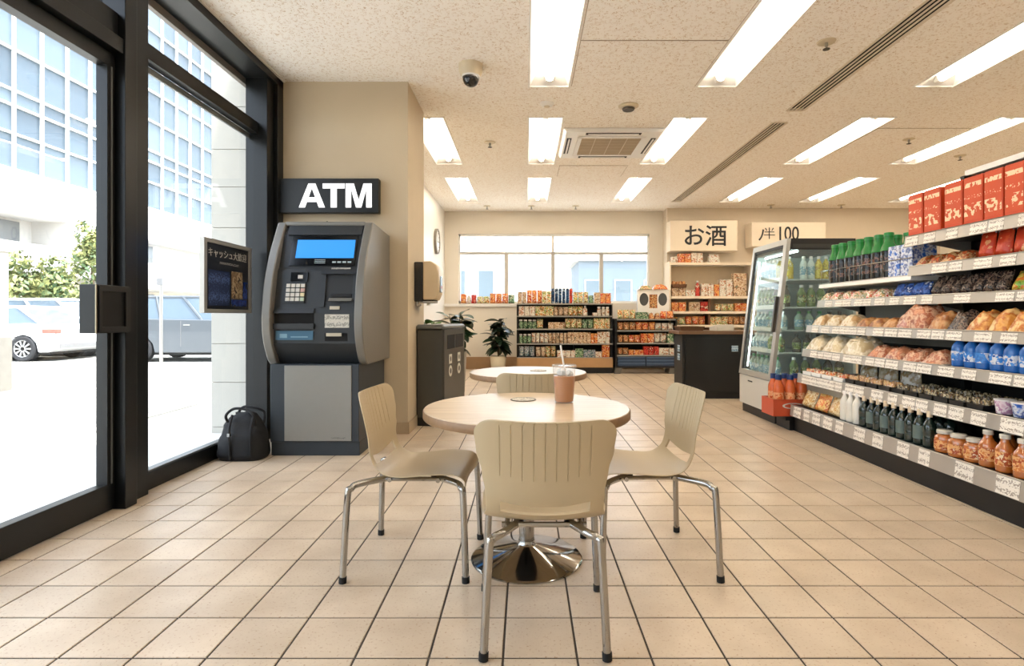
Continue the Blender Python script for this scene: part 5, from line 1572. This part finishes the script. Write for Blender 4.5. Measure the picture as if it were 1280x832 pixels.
# ------------------------------------------------------------------ glass door cooler
co=thing('drinks_cooler','tall glass fronted drinks cooler behind the right shelf','cooler',(0,0,0))
CY0,CY1=5.90,6.78; CXb,CXt=2.62,2.80; CXR=3.52; CZ=1.98
M_CG=glass('cooler_glass',(.90,.95,.94),1.45,haze=.05)
M_SILV=pm('silver_trim',(190,188,182),.35,metal=.5,var=.04)
bx('kick',M_BLACK,co,2.66,CXR,CY0+.01,CY1,0,.11)
bx('base_cabinet',pm('pale_grey_steel',(206,204,198),.45,metal=.1,var=.02),co,CXb,CXR,CY0,CY1,.11,.45,bevel=.004)
bx('vent_mark',M_ATMD,co,CXb-.004,CXb,CY0+.5,CY0+.62,.385,.40)
bx('back',pm('cooler_back',(176,190,188),.5),co,CXR-.03,CXR,CY0,CY1,.45,1.90)
bx('far_end',pm('cooler_back',(176,190,188),.5),co,CXt+.03,CXR,CY1-.03,CY1,.45,1.90)
def cxf(z): return CXb+(CXt-CXb)*(z-.45)/(CZ-.45)
# header
bx('header',M_BLACK,co,CXt+.02,CXR,CY0+.005,CY1,1.86,CZ)
bx('header_grille',pm('dark_grille',(52,52,50),.6),co,CXt+.05,CXR-.05,CY0-.003,CY0+.006,1.88,1.92)
# sloped door: rails in the sloping plane
def sl(name,mat,parent,y0,y1,z0,z1,t0,t1):
    return MB().hexa([(cxf(z0)+t0,y0,z0),(cxf(z0)+t1,y0,z0),(cxf(z0)+t1,y1,z0),(cxf(z0)+t0,y1,z0),(cxf(z1)+t0,y0,z1),(cxf(z1)+t1,y0,z1),(cxf(z1)+t1,y1,z1),(cxf(z1)+t0,y1,z1)]).build(name,mat,parent)
dr=thing('door',None,None); dr.parent=co
sl('door_stile',M_SILV,dr,CY0,CY0+.075,.46,CZ,-.01,.03); sl('door_stile',M_SILV,dr,CY1-.05,CY1,.46,CZ,-.01,.03)
sl('door_rail',M_SILV,dr,CY0+.075,CY1-.05,CZ-.06,CZ,-.01,.03); sl('door_rail',M_SILV,dr,CY0+.075,CY1-.05,.46,.52,-.01,.03)
sl('gasket',M_BLACK,dr,CY1-.075,CY1-.05,.52,CZ-.06,.0,.025); sl('gasket',M_BLACK,dr,CY0+.075,CY1-.05,CZ-.085,CZ-.06,.0,.025)
sl('pane',M_CG,dr,CY0+.075,CY1-.05,.52,CZ-.06,.008,.014)
sl('handle',pm('dark_handle',(70,68,64),.4,metal=.5),dr,CY0+.02,CY0+.05,.98,1.36,-.05,-.015)
# glazed near end
MB().hexa([(cxf(.45)+.03,CY0,.45),(CXR,CY0,.45),(CXR,CY0+.006,.45),(cxf(.45)+.03,CY0+.006,.45),(cxf(1.86)+.03,CY0,1.86),(CXR,CY0,1.86),(CXR,CY0+.006,1.86),(cxf(1.86)+.03,CY0+.006,1.86)]).build('end_pane',M_CG,co)
CSH=[.47,.76,1.0,1.25,1.55]
lights=emit('cooler_fill_lamp',(.86,1,.97),8.0)
for k,z in enumerate(CSH):
    xs=cxf(z)+.06
    s=bx('shelf',pm('cooler_shelf',(196,204,202),.35),co,xs,CXR-.04,CY0+.03,CY1-.035,z-.015,z)
    bx('shelf_rail',M_WHITE,s,xs-.012,xs,CY0+.03,CY1-.035,z-.02,z+.025)
MB().tube([(CXt+.12,CY0+.05,1.85),(CXt+.12,CY1-.05,1.85)],.012,8).build('fill_lamp',lights,co,True)
for yy in (CY0+.10,CY1-.09): MB().tube([(cxf(.55)+.05,yy,.55),(cxf(1.8)+.05,yy,1.8)],.008,6).build('fill_lamp',lights,co,True)  # upright glowing strips added to brighten the inside of the cooler
M_YEL=printed('yellow_drink',[(214,186,60),(226,206,90),(190,160,50),(232,226,190)],36)
M_CLR=pm('clear_water',(206,216,214),.12,var=.12,scale=30); M_GRT=pm('green_tea',(96,120,60),.15,var=.25,scale=24)
M_TL=printed('tea_label',[(60,96,56),(190,196,150),(120,140,60),(40,60,44),(214,160,70)],44)
M_WL=printed('water_label',[(190,206,210),(120,160,180),(226,230,228)],36)
M_SPD=[('clear bottle',M_CLR,M_WL,M_FOILW),('yellow drink bottle',M_YEL,M_YEL,M_FOILW),('green tea bottle',M_GRT,M_TL,M_FOILW),('dark tea bottle',pm('dark_tea',(58,50,34),.15,var=.25),M_TL,M_BLACK),('pale green bottle',pm('pale_green_drink',(140,166,150),.15,var=.2),M_WL,M_GCAP)]
plan=[[(4,3),(4,3)],[(0,4),(2,3)],[(0,3),(4,2),(0,2)],[(2,4),(3,3)],[(0,4),(1,3)]]
endp=[[(2,3),(3,2)],[(3,3),(2,2)],[(4,3),(3,2)],[(2,3),(3,2)],[(0,2),(1,4)]]
TIER=['bottom','second-lowest','middle','second-highest','top']
for k,z in enumerate(CSH):
    hh=(CSH[k+1]-z-.03 if k<4 else .28)*.92; hh=min(.235,hh) if k!=4 else .245
    xs=cxf(z)+.115
    # along the door, from far (left in view) to near
    n=sum(b for a,b in plan[k]); q=0; cnt={}
    seq=[a for a,b in plan[k] for _ in range(b)]
    for i,a in enumerate(seq):
        dn,mb_,ml,mc=M_SPD[a]; cnt[a]=cnt.get(a,0)+1
        y=CY1-.09-(i+.5)*(CY1-CY0-.16)/n
        place(p_bottle(.045,round(hh,3),mb_,mc,ml),'drink_bottle',f'{ORD[cnt[a]]} {dn} from left behind cooler door, {TIER[k]} tier','bottle','bottles behind the cooler door',(xs,y,z+.001),RZ)
    seq=[a for a,b in endp[k] for _ in range(b)]; cnt={}
    n=len(seq)
    for i,a in enumerate(seq):
        dn,mb_,ml,mc=M_SPD[a]; cnt[a]=cnt.get(a,0)+1
        x=xs+.10+(i+.5)*(CXR-.07-xs-.10)/n
        place(p_bottle(round(min(.045,.46*(CXR-.07-xs-.10)/n),3),round(hh,3),mb_,mc,ml),'drink_bottle',f'{ORD[cnt[a]]} {dn} from left behind cooler end glass, {TIER[k]} tier','bottle','bottles behind the cooler end glass',(x,CY0+.085,z+.001),0)

# ------------------------------------------------------------------ shelves along the back wall
GA_X0,GA_X1,GA_Y=-.18,1.755,11.12
ga=thing('display_shelf','wide black display shelf under the back window','shelf',(0,0,0))
M_WBASE=pm('wood_base_board',(176,138,96),.5,var=.1)
bx('kick',M_BLACK,ga,GA_X0+.25,GA_X1,GA_Y+.04,GA_Y+.45,0,.12)
bx('base_board',M_WBASE,ga,GA_X0,GA_X1,GA_Y,GA_Y+.48,.12,.31)
bx('back_panel',pm('dark_back_panel',(48,50,46),.7),ga,GA_X0,GA_X1,GA_Y+.46,GA_Y+.49,.31,1.40)
for x_ in (GA_X0,.99,GA_X1-.03): bx('end_panel',M_SHB,ga,x_,x_+.03,GA_Y+(.06 if x_!=.99 else .26),GA_Y+.48,.31,1.40)
ZA=[.32,.60,.895,1.155,1.405]
for z in ZA:
    s=bx('shelf',M_SHB if z<1.4 else M_SHG,ga,GA_X0,GA_X1,GA_Y+.02,GA_Y+.46,z-.025,z)
    bx('shelf_edge',M_SHG,s,GA_X0,GA_X1,GA_Y+.008,GA_Y+.02,z-.022,z+.004)
PAL={'yel':printed('yellow_green_print',[(222,190,90),(110,140,80),(232,220,180),(206,130,60),(70,100,70)],30),
 'wht':printed('white_print',[(228,222,206),(206,196,176),(232,228,216),(190,120,80),(150,170,150)],30),
 'grn':printed('green_print',[(90,130,90),(150,176,140),(60,96,70),(210,210,180)],30),
 'org':printed('orange_print',[(214,110,56),(232,170,100),(196,72,44),(236,214,176)],30),
 'bei':printed('beige_print',[(206,180,146),(186,152,116),(222,204,176),(160,110,80),(120,130,110)],30),
 'pur':printed('violet_print',[(110,100,130),(170,176,180),(80,110,120),(206,200,190)],30),
 'dkb':printed('dark_blue_print',[(30,60,100),(40,80,120),(24,44,76),(150,170,186)],24),
 'red':printed('red_print',[(186,44,40),(206,70,54),(150,36,36),(226,190,160)],24),
 'brn':printed('brown_orange_print',[(190,110,60),(150,80,50),(222,170,110),(110,60,44),(230,206,160)],34)}
NMP={'yel':'yellow and green','wht':'white','grn':'green','org':'orange','bei':'beige','pur':'violet-grey','dkb':'dark blue','red':'red','brn':'brown and orange'}
def seg_row(seglist,x0,x1,y,z,where,hmax):
    """seglist: (kind, palette, n, width weight, height factor)"""
    tot=sum(s[3] for s in seglist); x=x0; used={}
    for kind,pal,n,wt,hf in seglist:
        w=(x1-x0)*wt/tot; cw=w/n; m=PAL.get(pal)
        h=round(hmax*hf,3)
        cwr=round(cw*.93,3)
        if kind=='box': mk=lambda i,m=m,h=h,c=cwr:p_carton(c,.12,h,m,None); nm,cat='carton','carton'; dd='carton'
        elif kind=='can': mk=lambda i,m=m,h=h,c=cwr:p_can(c/2,h,m); nm,cat='drink_can','can'; dd='can'
        elif kind=='bag': mk=lambda i,m=m,h=h,c=cwr:p_pouch(c,.09,h,m,None,i%3); nm,cat='snack_bag','snack bag'; dd='bag'
        elif kind=='jar': mk=lambda i,m=m,h=h,c=cwr:p_jar(c/2,h,m,M_FOILW,None); nm,cat='food_jar','jar'; dd='jar'
        elif kind=='btl': mk=lambda i,m=m,h=h,c=cwr:p_bottle(c/2,h,m,M_FOILW,None); nm,cat='food_bottle','bottle'; dd='bottle'
        elif kind=='pak': mk=lambda i,m=m,h=h,c=cwr:p_pack(c,.16,h,m,None,i%4); nm,cat='food_packet','packet'; dd='packet'
        elif kind=='gap': x+=w; continue
        dd=NMP[pal]+' '+dd
        used[dd]=used.get(dd,0)+1
        wh=where if used[dd]==1 else where+', further right'
        if used[dd]>2: wh=where+', rightmost'
        run(mk,n,(x,y,z+.001),(x+w,y,z+.001),0,nm,dd,cat,wh,rj=.03)
        x+=w
ys=GA_Y+.12
def W(k): return f"on wide black shelf's {k}"
seg_row([('bag','pur',3,.40,.9),('gap','',1,.02,0),('bag','bei',2,.25,.85),('bag','yel',2,.25,.9),('gap','',1,.03,0),('box','wht',4,.45,.55),('box','grn',2,.2,.7),('box','pur',3,.30,.6),('box','wht',2,.16,.45),('box','org',1,.2,1.0)],GA_X0+.04,GA_X1-.05,ys,ZA[0],W('bottom tier'),.25)
seg_row([('jar','grn',3,.3,.75),('bag','wht',4,.4,.85),('can','bei',5,.45,.85),('box','bei',6,.55,.9),('box','org',2,.15,.8),('box','wht',3,.3,.95)],GA_X0+.04,GA_X1-.05,ys,ZA[1],W('second-lowest tier'),.25)
seg_row([('jar','grn',4,.38,.85),('bag','yel',1,.14,.9),('gap','',1,.1,0),('box','bei',3,.36,.6),('bag','yel',3,.36,.95),('bag','grn',2,.25,.9),('box','yel',3,.34,.95)],GA_X0+.04,GA_X1-.05,ys,ZA[2],W('middle tier'),.22)
seg_row([('box','wht',3,.36,.9),('box','yel',5,.4,.9),('bag','bei',3,.32,.85),('bag','yel',3,.32,.9),('btl','wht',1,.11,.95),('gap','',1,.1,0),('box','wht',1,.1,.3),('jar','wht',3,.28,.85)],GA_X0+.04,GA_X1-.05,ys,ZA[3],W('second-highest tier'),.22)
seg_row([('box','bei',2,.2,.85),('bag','org',3,.34,1.0),('box','yel',2,.2,.9),('can','dkb',5,.40,1.12),('can','red',1,.08,1.12),('bag','yel',3,.34,.85),('bag','grn',1,.12,.6),('box','bei',1,.14,.8),('box','org',2,.24,.75)],GA_X0+.02,GA_X1-.02,ys+.05,ZA[4],W('top'),.28)
# packets on the window ledge
seg_row([('bag','org',1,.13,.8),('jar','wht',1,.1,.7),('bag','red',1,.12,.75),('bag','yel',2,.28,.6),('bag','org',3,.4,.85),('bag','grn',1,.14,.75)],-1.42,-.24,ZB-.0,1.425,'on white back window ledge',.26)

# lower shelf unit with blue trays
gb=thing('tray_shelf','black shelf unit with blue trays right of the wide black shelf','shelf',(0,0,0))
BX0,BX1=1.79,3.02; BY=11.02
for x_ in (BX0,BX1-.035): bx('end_panel',M_SHB,gb,x_,x_+.035,BY+.02,BY+.42,.12,1.10)
bx('back_panel',pm('dark_back_panel',(48,50,46),.7),gb,BX0,BX1,BY+.40,BY+.43,.12,1.10)
for x_ in (BX0-.02,BX1-.16): MB().prism([(x_,0),(x_+.12,0),(x_+.17,.14),(x_+.03,.14)],'y',BY+.02,BY+.38).build('foot',pm('grey_foot',(104,100,92),.5),gb)
bx('bottom_board',M_SHB,gb,BX0,BX1,BY,BY+.42,.12,.155)
ZB_=[.375,.615,.865,1.09]
for z in ZB_:
    s=bx('shelf',M_SHB,gb,BX0+.035,BX1-.035,BY+.01,BY+.41,z-.03,z)
    bx('shelf_edge',M_SHG,s,BX0+.03,BX1-.03,BY,BY+.01,z-.02,z+.004)
M_BTRAY=pm('dark_blue_tray',(40,62,92),.4,var=.06)
k=0
for r in range(3):
    for c in range(2):
        xa=BX0+.05+c*.57; z0=.157+r*.062
        lab=f'{["bottom","middle","top"][r]} dark blue stacked tray at the {["left","right"][c]} of the tray shelf'
        t=thing('stacking_tray',lab,'tray',(xa,BY+.01,z0),0,'dark blue stacking trays')
        bx('body',M_BTRAY,t,.0,.55,.012,.36,0,.05); bx('rim',pm('light_blue_edge',(86,110,140),.4),t,-.002,.552,0,.012,.044,.058); bx('front_lip',M_BTRAY,t,0,.55,0,.012,0,.044)
def W2(k): return f"on tray shelf's {k}"
ys=BY+.11
seg_row([('bag','brn',2,.22,.7),('box','org',3,.3,.5),('box','red',3,.3,.85),('box','wht',3,.3,.7)],BX0+.05,BX1-.05,ys,ZB_[0],W2('lowest tier'),.2)
seg_row([('bag','brn',2,.25,.8),('bag','org',2,.27,.8),('box','org',2,.3,.95),('bag','wht',2,.3,1.0),('box','grn',1,.15,.9)],BX0+.05,BX1-.05,ys,ZB_[1],W2('second-lowest tier'),.2)
seg_row([('bag','brn',3,.35,.9),('bag','org',3,.38,.9),('bag','wht',3,.35,.8)],BX0+.05,BX1-.05,ys,ZB_[2],W2('second-highest tier'),.19)
seg_row([('bag','yel',3,.4,.95),('box','grn',2,.28,.7),('pak','brn',2,.25,.6),('bag','org',2,.3,.8)],BX0+.05,BX1-.05,ys,ZB_[3],W2('top'),.2)
wb=thing('display_box','white printed display box on top of the tray shelf','display box',(2.60,BY+.28,1.092))
bx('panel',M_WHITE,wb,-.32,.32,-.03,.06,0,.60,bevel=.004)
for x_ in (-.19,.19):
    MB().prism([(x_+.09*cos(2*pi*q/18),.40+.13*sin(2*pi*q/18)) for q in range(18)],'y',-.033,-.03).build('round_picture',pm('dark_grey_print',(74,76,76),.5),wb)
bx('picture',PAL['brn'],wb,-.08,.08,-.033,-.03,.22,.5)
seg_row([('pak','yel',1,.3,.8),('pak','org',1,.34,1.0)],2.30,2.90,BY+.295,1.694,'on top of the white display box',.10)

# wall shelf under the sake sign
ws=thing('wall_shelf','white wall shelf of gift packs under the sake sign','shelf',(0,0,0))
CX0,CX1=2.98,4.62; CYF=11.36
bx('back_panel',pm('warm_back_panel',(214,196,166),.7),ws,CX0,CX1,ZB2-.02,ZB2,.1,2.27)
ZC=[.97,1.25,1.56,2.25]
for z in ZC:
    s=bx('shelf',M_WHITE if z>1.5 else pm('dark_wood_shelf',(96,66,44),.5),ws,CX0,CX1,CYF,ZB2-.02,z-.05,z)
    bx('shelf_edge',M_BOARD,s,CX0,CX1,CYF-.012,CYF,z-.05,z+.002)
bx('end_panel',M_BOARD,ws,CX0-.03,CX0,CYF,ZB2,.1,2.27); bx('end_panel',M_BOARD,ws,CX1,CX1+.03,CYF,ZB2,.1,2.27)
bx('divider',pm('brown_panel',(104,66,42),.6),ws,3.76,3.80,CYF+.02,ZB2-.02,.1,1.51)
bx('base',M_CTB,ws,CX0,CX1,CYF,ZB2-.02,0,.1)
ys=CYF+.12
def W3(k): return f"on white wall shelf's {k}"
seg_row([('box','wht',1,.12,.6),('box','org',2,.24,.9),('box','wht',2,.22,1.0),('gap','',1,.1,0),('box','wht',1,.2,.8),('gap','',1,.5,0)],CX0+.03,CX1-.05,ys,ZC[3],W3('top'),.21)
seg_row([('box','bei',2,.32,.65),('box','wht',2,.22,.5),('btl','red',1,.12,1.2),('box','wht',2,.3,.95),('box','org',1,.12,.9),('box','wht',2,.3,1.3),('box','bei',1,.32,1.75)],CX0+.03,CX1-.05,ys,ZC[2],W3('second board'),.27)
place(p_tray(.30,.2,.14,M_BRN,pm('brown_weave',(104,70,44),.8),2),'gift_basket','brown gift basket on the beige cartons of the white wall shelf','basket',None,(CX0+.19,ys,ZC[2]+.001+.27*.65))
seg_row([('box','org',2,.3,.9),('gap','',1,.05,0),('box','bei',1,.24,.9),('box','red',1,.2,.95),('gap','',1,.1,0),('bag','yel',3,.4,.75),('box','org',2,.25,.8)],CX0+.03,CX1-.05,ys,ZC[1],W3('third board'),.21)
seg_row([('bag','yel',2,.3,.8),('bag','org',3,.42,.9),('gap','',1,.05,0),('box','yel',3,.4,.85),('bag','brn',3,.4,.9)],CX0+.03,CX1-.05,ys,ZC[0],W3('lowest board'),.2)
